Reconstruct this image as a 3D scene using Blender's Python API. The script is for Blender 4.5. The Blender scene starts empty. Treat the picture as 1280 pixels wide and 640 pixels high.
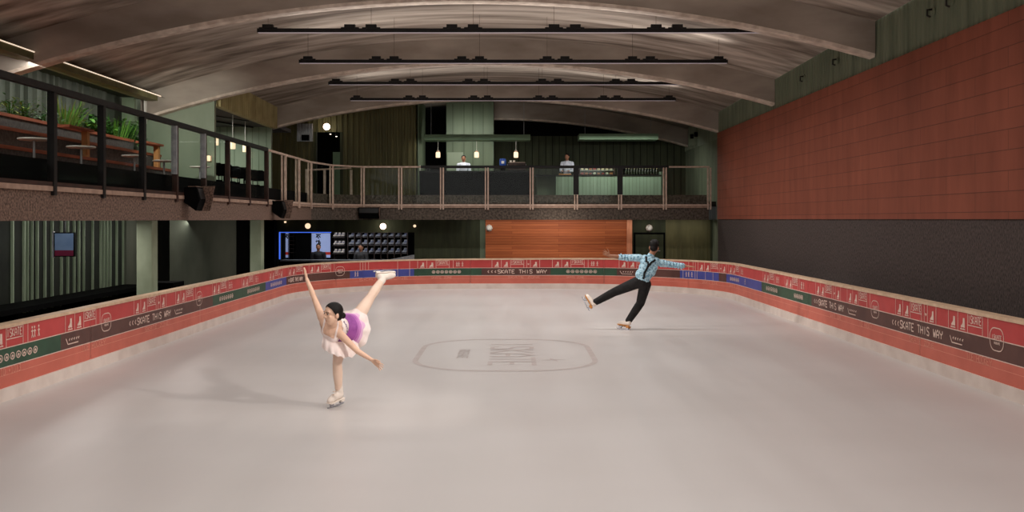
import bpy, bmesh, math, random
import numpy as np
from mathutils import Vector, Matrix, Quaternion
from mathutils.bvhtree import BVHTree

random.seed(7)
sc = bpy.context.scene
COL = sc.collection
EYE, FPX, HX, HY = 2.1, 1250.0, 640.0, 274.0      # lens height, focal length and horizon measured from the photograph (1280 x 640)
V = Vector
PI = math.pi


def W(px, py, Z):
    return V(((px - HX) * Z / FPX, Z, EYE + (HY - py) * Z / FPX))


def WX(px, Z): return (px - HX) * Z / FPX
def WZ(py, Z): return EYE + (HY - py) * Z / FPX


# ------------------------------------------------------------------ materials
def lin(c):
    out = []
    for v in c:
        v = v / 255.0
        out.append(v / 12.92 if v <= 0.04045 else ((v + 0.055) / 1.055) ** 2.4)
    return (*out, 1.0)


def M(name, rgb, rough=0.6, rgb2=None, scale=4.0, stretch=(1, 1, 1), bump=0.0, metal=0.0, spec=0.3, emit=0.0, detail=4.0, lo=0.35, hi=0.65):
    m = bpy.data.materials.new(name)
    m.use_nodes = True
    nt = m.node_tree
    b = nt.nodes['Principled BSDF']
    b.inputs['Roughness'].default_value = rough
    b.inputs['Metallic'].default_value = metal
    b.inputs['Specular IOR Level'].default_value = spec
    tc = nt.nodes.new('ShaderNodeTexCoord')
    mp = nt.nodes.new('ShaderNodeMapping')
    mp.inputs['Scale'].default_value = stretch
    nz = nt.nodes.new('ShaderNodeTexNoise')
    nz.inputs['Scale'].default_value = scale
    nz.inputs['Detail'].default_value = detail
    nt.links.new(tc.outputs['Object'], mp.inputs['Vector'])
    nt.links.new(mp.outputs['Vector'], nz.inputs['Vector'])
    r = nt.nodes.new('ShaderNodeValToRGB')
    c1 = lin(rgb)
    c2 = lin(rgb2) if rgb2 else tuple([x * 0.9 for x in c1[:3]] + [1])
    r.color_ramp.elements[0].color = c2
    r.color_ramp.elements[1].color = c1
    r.color_ramp.elements[0].position = lo
    r.color_ramp.elements[1].position = hi
    nt.links.new(nz.outputs['Fac'], r.inputs['Fac'])
    nt.links.new(r.outputs['Color'], b.inputs['Base Color'])
    if bump:
        bp = nt.nodes.new('ShaderNodeBump')
        bp.inputs['Strength'].default_value = bump
        bp.inputs['Distance'].default_value = 0.02
        nt.links.new(nz.outputs['Fac'], bp.inputs['Height'])
        nt.links.new(bp.outputs['Normal'], b.inputs['Normal'])
    if emit:
        nt.links.new(r.outputs['Color'], b.inputs['Emission Color'])
        b.inputs['Emission Strength'].default_value = emit
    return m


def brick_mat(name, axes, rgb, rgb2, mortar, bw, rh, ms, rough=0.6, var=None, bump=0.3, offset=0.5):
    m = bpy.data.materials.new(name)
    m.use_nodes = True
    nt = m.node_tree
    b = nt.nodes['Principled BSDF']
    b.inputs['Roughness'].default_value = rough
    b.inputs['Specular IOR Level'].default_value = 0.25
    tc = nt.nodes.new('ShaderNodeTexCoord')
    sp = nt.nodes.new('ShaderNodeSeparateXYZ')
    cb = nt.nodes.new('ShaderNodeCombineXYZ')
    nt.links.new(tc.outputs['Object'], sp.inputs[0])
    nt.links.new(sp.outputs[axes[0]], cb.inputs[0])
    nt.links.new(sp.outputs[axes[1]], cb.inputs[1])
    br = nt.nodes.new('ShaderNodeTexBrick')
    br.inputs['Scale'].default_value = 1
    br.inputs['Color1'].default_value = lin(rgb)
    br.inputs['Color2'].default_value = lin(rgb2)
    br.inputs['Mortar'].default_value = lin(mortar)
    br.inputs['Brick Width'].default_value = bw
    br.inputs['Row Height'].default_value = rh
    br.inputs['Mortar Size'].default_value = ms
    br.inputs['Mortar Smooth'].default_value = 0.3
    br.offset = offset
    nt.links.new(cb.outputs[0], br.inputs['Vector'])
    nz = nt.nodes.new('ShaderNodeTexNoise')
    nz.inputs['Scale'].default_value = var[0] if var else 3
    nz.inputs['Detail'].default_value = 6
    mp = nt.nodes.new('ShaderNodeMapping')
    mp.inputs['Scale'].default_value = var[1] if var else (1, 1, 1)
    nt.links.new(tc.outputs['Object'], mp.inputs['Vector'])
    nt.links.new(mp.outputs['Vector'], nz.inputs['Vector'])
    mx = nt.nodes.new('ShaderNodeMix')
    mx.data_type = 'RGBA'
    mx.blend_type = 'MULTIPLY'
    mx.inputs[0].default_value = 0.8
    rp = nt.nodes.new('ShaderNodeValToRGB')
    rp.color_ramp.elements[0].position, rp.color_ramp.elements[1].position = 0.3, 0.7
    rp.color_ramp.elements[0].color = (0.68, 0.66, 0.64, 1)
    nt.links.new(nz.outputs['Fac'], rp.inputs['Fac'])
    nt.links.new(br.outputs['Color'], mx.inputs[6])
    nt.links.new(rp.outputs['Color'], mx.inputs[7])
    nt.links.new(mx.outputs[2], b.inputs['Base Color'])
    if bump:
        bp = nt.nodes.new('ShaderNodeBump')
        bp.invert = True
        bp.inputs['Strength'].default_value = bump
        bp.inputs['Distance'].default_value = 0.01
        nt.links.new(br.outputs['Fac'], bp.inputs['Height'])
        nt.links.new(bp.outputs['Normal'], b.inputs['Normal'])
    return m


def glass_mat(name, tint=(0.86, 0.9, 0.88), refl=0.05):
    m = bpy.data.materials.new(name)
    m.use_nodes = True
    nt = m.node_tree
    nt.nodes.clear()
    out = nt.nodes.new('ShaderNodeOutputMaterial')
    tr = nt.nodes.new('ShaderNodeBsdfTransparent')
    tr.inputs['Color'].default_value = (*tint, 1)
    gl = nt.nodes.new('ShaderNodeBsdfGlossy')
    gl.inputs['Roughness'].default_value = 0.03
    mx = nt.nodes.new('ShaderNodeMixShader')
    mx.inputs[0].default_value = refl
    nt.links.new(tr.outputs[0], mx.inputs[1])
    nt.links.new(gl.outputs[0], mx.inputs[2])
    nt.links.new(mx.outputs[0], out.inputs[0])
    return m


def ice_mat():
    m = M('ice', (204, 199, 196), rough=0.3, rgb2=(192, 185, 181), scale=0.25, stretch=(0.7, 1.6, 1), spec=0.3, detail=3, lo=0.2, hi=0.8)
    nt = m.node_tree
    b = nt.nodes['Principled BSDF']
    tc = nt.nodes['Texture Coordinate']
    mp = nt.nodes.new('ShaderNodeMapping')
    mp.inputs['Scale'].default_value = (1.2, 0.12, 1)
    n2 = nt.nodes.new('ShaderNodeTexNoise')
    n2.inputs['Scale'].default_value = 1.6
    n2.inputs['Detail'].default_value = 3
    nt.links.new(tc.outputs['Object'], mp.inputs['Vector'])
    nt.links.new(mp.outputs['Vector'], n2.inputs['Vector'])
    mr = nt.nodes.new('ShaderNodeMapRange')
    mr.inputs['From Min'].default_value, mr.inputs['From Max'].default_value = 0.35, 0.65
    mr.inputs['To Min'].default_value, mr.inputs['To Max'].default_value = 0.3, 0.38
    nt.links.new(n2.outputs['Fac'], mr.inputs['Value'])
    nt.links.new(mr.outputs['Result'], b.inputs['Roughness'])
    return m


mt = {}
mt['ice'] = ice_mat()
mt['ice_mark'] = M('ice_mark', (178, 165, 160), 0.35, (190, 178, 174), 6)
mt['concrete'] = M('vault_concrete', (202, 188, 174), 0.75, (104, 91, 80), 1.25, (0.2, 2.2, 2.2), 0.3, detail=9, lo=0.3, hi=0.68)
mt['rib'] = M('rib_concrete', (184, 171, 158), 0.75, (146, 133, 121), 1.1, (0.5, 1, 1.4), 0.15, detail=8)
mt['rib_edge'] = M('rib_edge', (222, 206, 190), 0.7, (186, 168, 152), 5)
mt['green_corr'] = M('green_corrugated_sheet', (122, 128, 106), 0.55, (98, 106, 86), 3, (1, 1, 0.2))
mt['tile'] = brick_mat('terracotta_cladding', ('Y', 'Z'), (152, 84, 64), (144, 79, 60), (104, 57, 44), 1.9, 0.275, 0.006, 0.6, (2.2, (1, 1.6, 0.35)), 0.35)
mt['darkpanel'] = M('rough_dark_plaster', (92, 80, 76), 0.9, (56, 48, 45), 34, (1, 1.6, 0.6), 0.35, detail=8)
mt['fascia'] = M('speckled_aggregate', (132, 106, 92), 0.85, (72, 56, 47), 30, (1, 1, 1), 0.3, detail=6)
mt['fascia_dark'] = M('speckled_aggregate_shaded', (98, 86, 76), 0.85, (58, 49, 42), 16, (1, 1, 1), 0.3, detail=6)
mt['lip'] = M('balcony_edge_stone', (164, 136, 118), 0.7, (140, 114, 98), 8)
mt['black'] = M('matt_black', (10, 9, 9), 0.8, (7, 7, 7), 5, spec=0.05)
mt['blackmetal'] = M('black_metal', (22, 19, 18), 0.45, (15, 13, 12), 5)
mt['brownmetal'] = M('dark_brown_metal', (62, 40, 32), 0.45, (44, 28, 22), 5)
mt['bronze'] = M('bronze_metal', (206, 180, 162), 0.45, (178, 152, 135), 9, metal=0.1)
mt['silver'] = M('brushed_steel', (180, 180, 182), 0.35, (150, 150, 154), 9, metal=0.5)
mt['glass'] = glass_mat('railing_glass', (0.92, 0.95, 0.93), 0.012)
mt['caseglass'] = glass_mat('display_glass', (0.9, 0.96, 0.93), 0.05)
mt['cap'] = M('barrier_cap', (222, 192, 162), 0.6, (204, 172, 142), 6)
mt['b_red'] = M('barrier_red', (196, 74, 72), 0.5, (184, 66, 64), 2.5)
mt['b_brown'] = M('barrier_brown', (98, 66, 59), 0.5, (84, 56, 50), 2.5)
mt['b_green'] = M('barrier_green', (54, 84, 64), 0.5, (46, 72, 55), 2.5)
mt['b_blue'] = M('barrier_blue', (74, 82, 156), 0.5, (64, 72, 142), 2.5)
mt['b_coral'] = M('barrier_coral', (208, 112, 94), 0.5, (196, 102, 85), 2.5)
mt['b_white'] = M('barrier_print', (232, 205, 190), 0.55, (220, 192, 178), 9)
mt['b_soft'] = M('barrier_print_soft', (226, 150, 130), 0.55, (216, 140, 120), 9)
mt['kick'] = M('kick_plate', (226, 212, 202), 0.55, (212, 196, 186), 3)
mt['olive'] = M('olive_corrugated', (112, 106, 70), 0.6, (90, 86, 56), 2, (1, 1, 0.2))
mt['darkgreen'] = M('dark_green_wall', (64, 68, 46), 0.7, (50, 54, 36), 3, (1.5, 1, 0.3))
mt['palegreen'] = M('pale_green_panel', (150, 160, 138), 0.6, (132, 144, 122), 1.2, (1, 1, 0.4))
mt['sage'] = M('sage_green_panel', (112, 124, 100), 0.55, (102, 114, 92), 2, (2, 1, 0.2))
mt['counter_green'] = M('counter_green', (146, 166, 142), 0.5, (132, 152, 128), 2, (3, 1, 0.2))
mt['canopy_green'] = M('canopy_green', (126, 152, 122), 0.5, (114, 140, 110), 2)
mt['greyceil'] = M('cafe_ceiling', (88, 84, 82), 0.8, (74, 71, 70), 8, (8, 0.5, 1))
mt['yellowcorr'] = M('ochre_corrugated', (190, 178, 128), 0.6, (166, 152, 106), 2)
mt['greycorr'] = M('grey_green_corrugated', (100, 104, 92), 0.6, (78, 82, 72), 2, (1, 1, 0.15))
mt['strip'] = M('pale_green_batten', (164, 178, 150), 0.55, (136, 150, 124), 3, (1, 1, 0.3))
mt['column'] = M('painted_column', (172, 184, 158), 0.65, (146, 158, 132), 2.5, (1, 1, 0.6), 0.1)
mt['greywall'] = M('grey_green_wall', (104, 106, 92), 0.7, (74, 78, 66), 0.9, (1.5, 1, 0.5))
mt['tier'] = M('dark_tier_cloth', (88, 85, 83), 0.9, (64, 61, 60), 18)
mt['wood_red'] = M('reddish_timber', (166, 92, 66), 0.5, (132, 70, 48), 6, (1, 0.3, 3))
mt['wood_light'] = M('light_timber', (196, 140, 88), 0.5, (172, 116, 70), 6, (3, 3, 0.3))
mt['woodwall'] = brick_mat('timber_plank_cladding', ('X', 'Z'), (196, 108, 62), (170, 88, 48), (110, 54, 30), 3.1, 0.085, 0.004, 0.55, (2.5, (0.6, 1, 12)), 0.3)
mt['endgrain'] = M('timber_end', (226, 150, 112), 0.6, (206, 130, 94), 6, (3, 3, 0.4))
mt['white'] = M('white_top', (236, 230, 220), 0.4, (224, 216, 206), 6)
mt['wall_dark'] = M('near_black_green_wall', (34, 37, 28), 0.75, (24, 27, 20), 3)
mt['hire_boot'] = M('hire_boot_grey', (176, 178, 186), 0.5, (150, 152, 162), 6)
mt['floor_dark'] = M('dark_floor', (30, 27, 25), 0.7, (22, 20, 18), 4)
mt['balc_floor'] = M('balcony_floor', (52, 47, 43), 0.7, (42, 38, 34), 5)
mt['glow'] = M('lamp_glow', (255, 236, 214), 0.5, (255, 230, 205), 4, emit=6)
mt['softglow'] = M('lamp_soft_glow', (255, 226, 190), 0.5, (255, 220, 180), 4, emit=1.1)
mt['coveglow'] = M('cove_strip', (255, 236, 214), 0.5, (255, 228, 200), 4, emit=0.8)
mt['stripglow'] = M('led_strip', (214, 206, 214), 0.5, (204, 196, 206), 4, emit=0.12)
mt['screenblue'] = M('screen_blue', (150, 164, 205), 0.4, (140, 154, 196), 2, emit=0.55)
mt['screengrey'] = M('screen_slate', (84, 100, 122), 0.4, (70, 86, 110), 3, emit=0.35)
mt['screenred'] = M('screen_red', (176, 52, 40), 0.4, (160, 44, 34), 2, emit=0.4)
mt['screenmar'] = M('screen_maroon', (88, 24, 44), 0.4, (70, 18, 36), 2, emit=0.3)
mt['bluelight'] = M('blue_led', (70, 110, 230), 0.4, (60, 100, 220), 2, emit=1.2)
mt['bluebottle'] = M('blue_plastic', (40, 84, 176), 0.3, (30, 66, 148), 6)
mt['steelgrey'] = M('machine_steel', (76, 62, 56), 0.4, (54, 44, 40), 6, metal=0.3)
mt['pastry'] = M('pastry', (196, 130, 80), 0.7, (160, 84, 50), 9)
mt['cream'] = M('cream', (232, 218, 196), 0.6, (220, 204, 180), 9)
mt['redfood'] = M('berry', (170, 60, 50), 0.6, (140, 40, 36), 9)
mt['bottle'] = M('bottle_glass_dark', (40, 46, 30), 0.25, (24, 30, 18), 8, spec=0.6)
mt['gold'] = M('bottle_foil', (176, 168, 120), 0.4, (140, 134, 92), 8)
mt['leaf1'] = M('leaf_bright', (118, 172, 72), 0.55, (78, 132, 48), 10)
mt['leaf2'] = M('leaf_deep', (74, 120, 54), 0.55, (46, 86, 36), 10)
mt['leaf3'] = M('leaf_yellowish', (170, 176, 96), 0.55, (116, 136, 62), 10)
mt['leaf4'] = M('leaf_grey', (122, 138, 110), 0.6, (86, 106, 80), 10)
mt['soil'] = M('soil', (58, 40, 30), 0.95, (40, 28, 20), 20)
# people
mt['skinW'] = M('skin_fair', (230, 190, 164), 0.5, (220, 178, 152), 6, spec=0.35)
mt['skinM'] = M('skin_tan', (172, 122, 94), 0.5, (158, 108, 82), 6, spec=0.35)
mt['lip_red'] = M('lips', (196, 108, 98), 0.4, (186, 98, 90), 6)
mt['hair'] = M('dark_hair', (24, 18, 16), 0.6, (12, 9, 8), 30, (1, 1, 6), spec=0.2)
mt['brow'] = M('eyebrow', (52, 34, 27), 0.6, (44, 28, 22), 30)
mt['eyewhite'] = M('eye_white', (232, 224, 216), 0.2, (226, 216, 208), 6)
mt['iris'] = M('iris', (40, 24, 18), 0.2, (30, 18, 14), 6)
mt['tights'] = M('skating_tights', (236, 208, 188), 0.5, (228, 198, 177), 6)
mt['dress'] = M('dress_ivory', (244, 230, 224), 0.7, (234, 214, 208), 12)
mt['mesh_nude'] = M('sheer_bodice', (222, 172, 146), 0.6, (206, 152, 128), 14)
mt['purple'] = M('purple_fabric', (160, 84, 160), 0.6, (128, 58, 132), 7)
mt['purplesoft'] = M('purple_fade', (206, 140, 198), 0.7, (186, 112, 180), 8)
mt['purple2'] = M('purple_mid', (184, 112, 180), 0.65, (158, 84, 156), 8)
mt['purple3'] = M('purple_pale', (226, 184, 214), 0.7, (214, 166, 202), 8)
mt['crystal'] = M('crystal_trim', (230, 214, 226), 0.2, (60, 30, 60), 60)
mt['boot'] = M('white_boot', (238, 226, 214), 0.4, (226, 212, 200), 6)
mt['sole'] = M('tan_sole', (206, 140, 70), 0.5, (186, 120, 56), 6)
mt['blade'] = M('steel_blade', (190, 190, 196), 0.25, (160, 160, 166), 9, metal=0.7)
mt['shirt'] = M('blue_print_shirt', (184, 218, 232), 0.75, (100, 146, 170), 30, (1, 1, 1), detail=2, lo=0.36, hi=0.56)
mt['trouser'] = M('black_trousers', (34, 32, 32), 0.8, (22, 20, 20), 14)
mt['strap'] = M('black_strap', (14, 12, 13), 0.6, (10, 9, 10), 6)
mt['coat_white'] = M('white_tunic', (226, 228, 238), 0.7, (206, 208, 222), 10)
mt['coat_black'] = M('black_shirt', (30, 30, 34), 0.7, (22, 22, 26), 10)
mt['tee_grey'] = M('charcoal_shirt', (64, 62, 62), 0.8, (44, 43, 44), 14)


# ------------------------------------------------------------------ mesh helpers
class MB:
    def __init__(s):
        s.v, s.f, s.m = [], [], []

    def add(s, vs, fs, mi=0):
        o = len(s.v)
        s.v += [tuple(p) for p in vs]
        for f in fs:
            s.f.append(tuple(i + o for i in f))
            s.m.append(mi)
        return s

    def box(s, a, b, mi=0):
        x0, y0, z0 = [min(p, q) for p, q in zip(a, b)]
        x1, y1, z1 = [max(p, q) for p, q in zip(a, b)]
        return s.add([(x0, y0, z0), (x1, y0, z0), (x1, y1, z0), (x0, y1, z0), (x0, y0, z1), (x1, y0, z1), (x1, y1, z1), (x0, y1, z1)],
                     [(0, 3, 2, 1), (4, 5, 6, 7), (0, 1, 5, 4), (1, 2, 6, 5), (2, 3, 7, 6), (3, 0, 4, 7)], mi)

    def bar(s, p, q, w, h, mi=0, up=(0, 0, 1)):
        p, q = V(p), V(q)
        d = (q - p).normalized()
        u = V(up)
        if abs(d.dot(u)) > 0.98: u = V((0, 1, 0))
        r = d.cross(u).normalized()
        u = r.cross(d)
        r, u = r * w / 2, u * h / 2
        vs = [p - r - u, p + r - u, p + r + u, p - r + u, q - r - u, q + r - u, q + r + u, q - r + u]
        return s.add(vs, [(0, 1, 2, 3), (7, 6, 5, 4), (4, 5, 1, 0), (5, 6, 2, 1), (6, 7, 3, 2), (7, 4, 0, 3)], mi)

    def tube(s, pts, rad, n=10, mi=0, cap=True):
        pts = [V(p) for p in pts]
        if not hasattr(rad, '__len__'): rad = [rad] * len(pts)
        o = len(s.v)
        prev = None
        for i, p in enumerate(pts):
            d = (pts[min(i + 1, len(pts) - 1)] - pts[max(i - 1, 0)]).normalized()
            if prev is None:
                a = d.cross(V((0, 0, 1)))
                if a.length < 1e-3: a = d.cross(V((0, 1, 0)))
            else:
                a = prev - d * prev.dot(d)
            a.normalize()
            prev = a
            b = d.cross(a)
            for k in range(n):
                t = 2 * PI * k / n
                s.v.append(tuple(p + (a * math.cos(t) + b * math.sin(t)) * rad[i]))
        for i in range(len(pts) - 1):
            for k in range(n):
                k2 = (k + 1) % n
                s.f.append((o + i * n + k, o + i * n + k2, o + (i + 1) * n + k2, o + (i + 1) * n + k)); s.m.append(mi)
        if cap:
            s.f.append(tuple(o + k for k in range(n))[::-1]); s.m.append(mi)
            e = o + (len(pts) - 1) * n
            s.f.append(tuple(e + k for k in range(n))); s.m.append(mi)
        return s

    def lathe(s, prof, c=(0, 0, 0), n=24, mi=0, axis=None):
        o = len(s.v)
        c = V(c)
        q = V((0, 0, 1)).rotation_difference(V(axis)) if axis is not None else Quaternion()
        for r, z in prof:
            for k in range(n):
                t = 2 * PI * k / n
                s.v.append(tuple(c + q @ V((r * math.cos(t), r * math.sin(t), z))))
        for i in range(len(prof) - 1):
            for k in range(n):
                k2 = (k + 1) % n
                s.f.append((o + i * n + k, o + i * n + k2, o + (i + 1) * n + k2, o + (i + 1) * n + k)); s.m.append(mi)
        if prof[0][0] > 1e-4:
            s.f.append(tuple(o + k for k in range(n))[::-1]); s.m.append(mi)
        if prof[-1][0] > 1e-4:
            e = o + (len(prof) - 1) * n
            s.f.append(tuple(e + k for k in range(n))); s.m.append(mi)
        return s

    def ball(s, c, r, n=12, mi=0, rot=None):
        if not hasattr(r, '__len__'): r = (r, r, r)
        c = V(c)
        o = len(s.v)
        m = max(6, n // 2 + 2)
        for i in range(m + 1):
            a = PI * i / m
            for k in range(n):
                t = 2 * PI * k / n
                p = V((r[0] * math.sin(a) * math.cos(t), r[1] * math.sin(a) * math.sin(t), -r[2] * math.cos(a)))
                if rot is not None: p = rot @ p
                s.v.append(tuple(c + p))
        for i in range(m):
            for k in range(n):
                k2 = (k + 1) % n
                s.f.append((o + i * n + k, o + i * n + k2, o + (i + 1) * n + k2, o + (i + 1) * n + k)); s.m.append(mi)
        return s

    def prism(s, poly, d, mi=0):
        d = V(d)
        n = len(poly)
        vs = [V(p) for p in poly] + [V(p) + d for p in poly]
        fs = [tuple(range(n))[::-1], tuple(range(n, 2 * n))] + [(i, (i + 1) % n, n + (i + 1) % n, n + i) for i in range(n)]
        return s.add(vs, fs, mi)

    def build(s, name, mats, parent=None, world=True, smooth=False, bevel=0.0):
        me = bpy.data.meshes.new(name)
        me.from_pydata(s.v, [], s.f)
        if not isinstance(mats, (list, tuple)): mats = [mats]
        for m in mats: me.materials.append(mt[m] if isinstance(m, str) else m)
        me.polygons.foreach_set('material_index', s.m)
        bm = bmesh.new()
        bm.from_mesh(me)
        bmesh.ops.remove_doubles(bm, verts=bm.verts, dist=1e-5)
        bmesh.ops.recalc_face_normals(bm, faces=bm.faces)
        bm.to_mesh(me)
        bm.free()
        if smooth:
            me.polygons.foreach_set('use_smooth', [True] * len(me.polygons))
            me.set_sharp_from_angle(angle=math.radians(40))
        o = bpy.data.objects.new(name, me)
        COL.objects.link(o)
        if parent is not None:
            o.parent = parent
            if world: o.location = -world_loc(parent)
        if bevel:
            bv = o.modifiers.new('bevel', 'BEVEL')
            bv.width = bevel
            bv.segments = 2
            bv.limit_method = 'ANGLE'
        return o


def world_loc(o):
    l = V((0, 0, 0))
    while o is not None:
        l += o.location
        o = o.parent
    return l


def tag(o, label, cat, group=None, kind=None):
    o['label'] = label
    o['category'] = cat
    if group: o['group'] = group
    if kind: o['kind'] = kind
    return o


def thing(name, label, cat, loc=(0, 0, 0), group=None):
    o = bpy.data.objects.new(name, None)
    o.empty_display_size = 0.2
    COL.objects.link(o)
    o.location = loc
    return tag(o, label, cat, group)


def struct(o):
    o['kind'] = 'structure'
    return o


def copy_tree(o, parent=None, loc=None, rotz=None):
    c = o.copy()
    COL.objects.link(c)
    c.parent = parent
    if loc is not None: c.location = loc
    if rotz is not None: c.rotation_euler = (0, 0, rotz)
    for ch in [x for x in o.children]:
        copy_tree(ch, c)
    return c


def corrug(mb, p0, p1, z0, z1, pitch=0.12, depth=0.03, mi=0, normal=None, irregular=False):
    """ribbed sheet standing from p0 to p1 (x, y), ribs towards normal"""
    p0, p1 = V((p0[0], p0[1], 0)), V((p1[0], p1[1], 0))
    L = (p1 - p0).length
    d = (p1 - p0) / L
    n = V((normal[0], normal[1], 0)) if normal else V((d.y, -d.x, 0))
    pts = []
    t = 0
    rr = random.Random(3)
    while t < L:
        pt = pitch * (rr.uniform(0.6, 1.5) if irregular else 1)
        for u, h in ((0, 0), (0.5, 0), (0.62, 1), (0.88, 1)):
            tt = t + u * pt
            if tt > L: break
            pts.append((tt, h * depth))
        t += pt
    pts.append((L, 0))
    vs, fs = [], []
    for tt, h in pts:
        q = p0 + d * tt + n * h
        vs += [(q.x, q.y, z0), (q.x, q.y, z1)]
    for i in range(len(pts) - 1):
        fs.append((2 * i, 2 * i + 2, 2 * i + 3, 2 * i + 1))
    mb.add(vs, fs, mi)
    return mb


# stroke lettering (unit cell 4 wide, 6 high)
GL = {
    'A': [[(0, 0), (0, 4), (2, 6), (4, 4), (4, 0)], [(0, 2.4), (4, 2.4)]],
    'B': [[(0, 0), (0, 6), (3, 6), (4, 5), (3, 3.2), (0, 3.2)], [(3, 3.2), (4, 1.5), (3, 0), (0, 0)]],
    'C': [[(4, 5), (3, 6), (1, 6), (0, 5), (0, 1), (1, 0), (3, 0), (4, 1)]],
    'E': [[(4, 6), (0, 6), (0, 0), (4, 0)], [(0, 3), (3, 3)]],
    'H': [[(0, 0), (0, 6)], [(4, 0), (4, 6)], [(0, 3), (4, 3)]],
    'I': [[(2, 0), (2, 6)]],
    'K': [[(0, 0), (0, 6)], [(4, 6), (0, 3), (4, 0)]],
    'N': [[(0, 0), (0, 6), (4, 0), (4, 6)]],
    'O': [[(1, 0), (0, 1), (0, 5), (1, 6), (3, 6), (4, 5), (4, 1), (3, 0), (1, 0)]],
    'R': [[(0, 0), (0, 6), (3, 6), (4, 5), (4, 4), (3, 3), (0, 3)], [(2, 3), (4, 0)]],
    'S': [[(4, 5.2), (3.2, 6), (0.8, 6), (0, 5), (0.6, 3.4), (3.4, 2.6), (4, 1), (3.2, 0), (0.8, 0), (0, 0.8)]],
    'T': [[(0, 6), (4, 6)], [(2, 6), (2, 0)]],
    'W': [[(0, 6), (0.8, 0), (2, 4), (3.2, 0), (4, 6)]],
    'Y': [[(0, 6), (0, 4), (2, 3), (4, 4), (4, 6)], [(2, 3), (2, 0)]],
    'Z': [[(0, 6), (4, 6), (0, 0), (4, 0)]],
    '<': [[(2.6, 5), (0.8, 3), (2.6, 1)]],
    '+': [[(2, 1.5), (2, 4.5)], [(0.5, 3), (3.5, 3)]],
    '1': [[(1, 5), (2, 6), (2, 0)], [(1, 0), (3, 0)]],
    '0': [[(1, 0), (0, 1), (0, 5), (1, 6), (3, 6), (4, 5), (4, 1), (3, 0), (1, 0)]],
    '3': [[(0, 6), (4, 6), (2, 3.4), (4, 2.4), (3.4, 0), (0, 0)]],
    ' ': [],
    'o': [[(2 + 2 * math.cos(t * PI / 4), 3 + 2.6 * math.sin(t * PI / 4)) for t in range(9)], [(1.2, 1.5), (2, 4), (2.8, 1.5)], [(1, 3), (3, 3)]],
}


def text_strokes(txt, u0, v0, height, width):
    """returns list of ((u,v),(u,v)) segments fitted into width"""
    n = len(txt)
    adv = width / (n - 0.25)
    gw = adv * 0.75
    segs = []
    for i, c in enumerate(txt):
        for pl in GL[c]:
            for a, b in zip(pl, pl[1:]):
                segs.append(((u0 + i * adv + a[0] / 4 * gw, v0 + a[1] / 6 * height), (u0 + i * adv + b[0] / 4 * gw, v0 + b[1] / 6 * height)))
    return segs


# ------------------------------------------------------------------ camera
cam = bpy.data.cameras.new('camera')
cam.sensor_width = 36
cam.lens = 36 * FPX / 1280
cam.shift_y = (HY - 320) / 1280
cam.clip_end = 200
co = bpy.data.objects.new('camera', cam)
COL.objects.link(co)
co.location = (0, 0, EYE)
co.rotation_euler = (PI / 2, 0, 0)
sc.camera = co

# ------------------------------------------------------------------ ice and floors
mb = MB()
XL, XR, YB, RC, YN = -5.86, 5.79, 30.2, 4.5, -3.0


def path_pts():
    pts = [(XL, YN)]
    y = YN
    while y < YB - RC - 0.01:
        y = min(y + 0.4, YB - RC)
        pts.append((XL, y))
    for k in range(1, 25):
        a = PI - k / 24 * PI / 2
        pts.append((XL + RC + RC * math.cos(a), YB - RC + RC * math.sin(a)))
    x = XL + RC
    while x < XR - RC - 0.01:
        x = min(x + 0.4, XR - RC)
        pts.append((x, YB))
    for k in range(1, 25):
        a = PI / 2 - k / 24 * PI / 2
        pts.append((XR - RC + RC * math.cos(a), YB - RC + RC * math.sin(a)))
    y = YB - RC
    while y > YN + 0.01:
        y = max(y - 0.4, YN)
        pts.append((XR, y))
    return pts


PATH = path_pts()
PS = [0.0]
for a, b in zip(PATH, PATH[1:]):
    PS.append(PS[-1] + math.hypot(b[0] - a[0], b[1] - a[1]))
PSn = np.array(PS)
PXn = np.array([p[0] for p in PATH])
PYn = np.array([p[1] for p in PATH])


def path_at(s):
    x = float(np.interp(s, PSn, PXn)); y = float(np.interp(s, PSn, PYn))
    e = 0.05
    dx = float(np.interp(s + e, PSn, PXn) - np.interp(s - e, PSn, PXn))
    dy = float(np.interp(s + e, PSn, PYn) - np.interp(s - e, PSn, PYn))
    l = math.hypot(dx, dy) or 1
    return x, y, -dy / l, dx / l          # outward normal (away from the ice) is (-dy, dx)


def s_of_px(px):
    """distance along the barrier of the point seen at photo column px"""
    sel = PYn > 3
    cols = HX + PXn[sel] / PYn[sel] * FPX
    return float(np.interp(px, cols, PSn[sel]))


def BH(x): return 0.914 + 0.0058 * x


fl = MB()
fl.add([(x, y, 0) for x, y in PATH], [tuple(range(len(PATH)))], 0)
# the rink mark: rounded outline with the word reading away towards the lens
lx, ly = -0.1, 15.65
hw, hl, th = 1.38, 1.86, 0.085
Z_M = 0.0022


STROKE = [0]


def mark_seg(mb, a, b, w, z=Z_M, mi=1):
    STROKE[0] += 1
    z = z + 0.00022 * (STROKE[0] % 9)
    a, b = V((a[0], a[1], z)), V((b[0], b[1], z))
    d = (b - a)
    if d.length < 1e-6: return
    d.normalize()
    n = V((-d.y, d.x, 0)) * w / 2
    e = d * w * 0.35
    mb.add([a - n - e, b - n + e, b + n + e, a + n - e], [(0, 1, 2, 3)], mi)


def rounded(cx, cy, ax, ay, r, n=8):
    pts = []
    for qx, qy, a0 in ((1, 1, 0), (-1, 1, 1), (-1, -1, 2), (1, -1, 3)):
        for k in range(n + 1):
            a = (a0 + k / n) * PI / 2
            pts.append((cx + qx * (ax - r) + r * math.cos(a), cy + qy * (ay - r) + r * math.sin(a)))
    return pts


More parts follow.
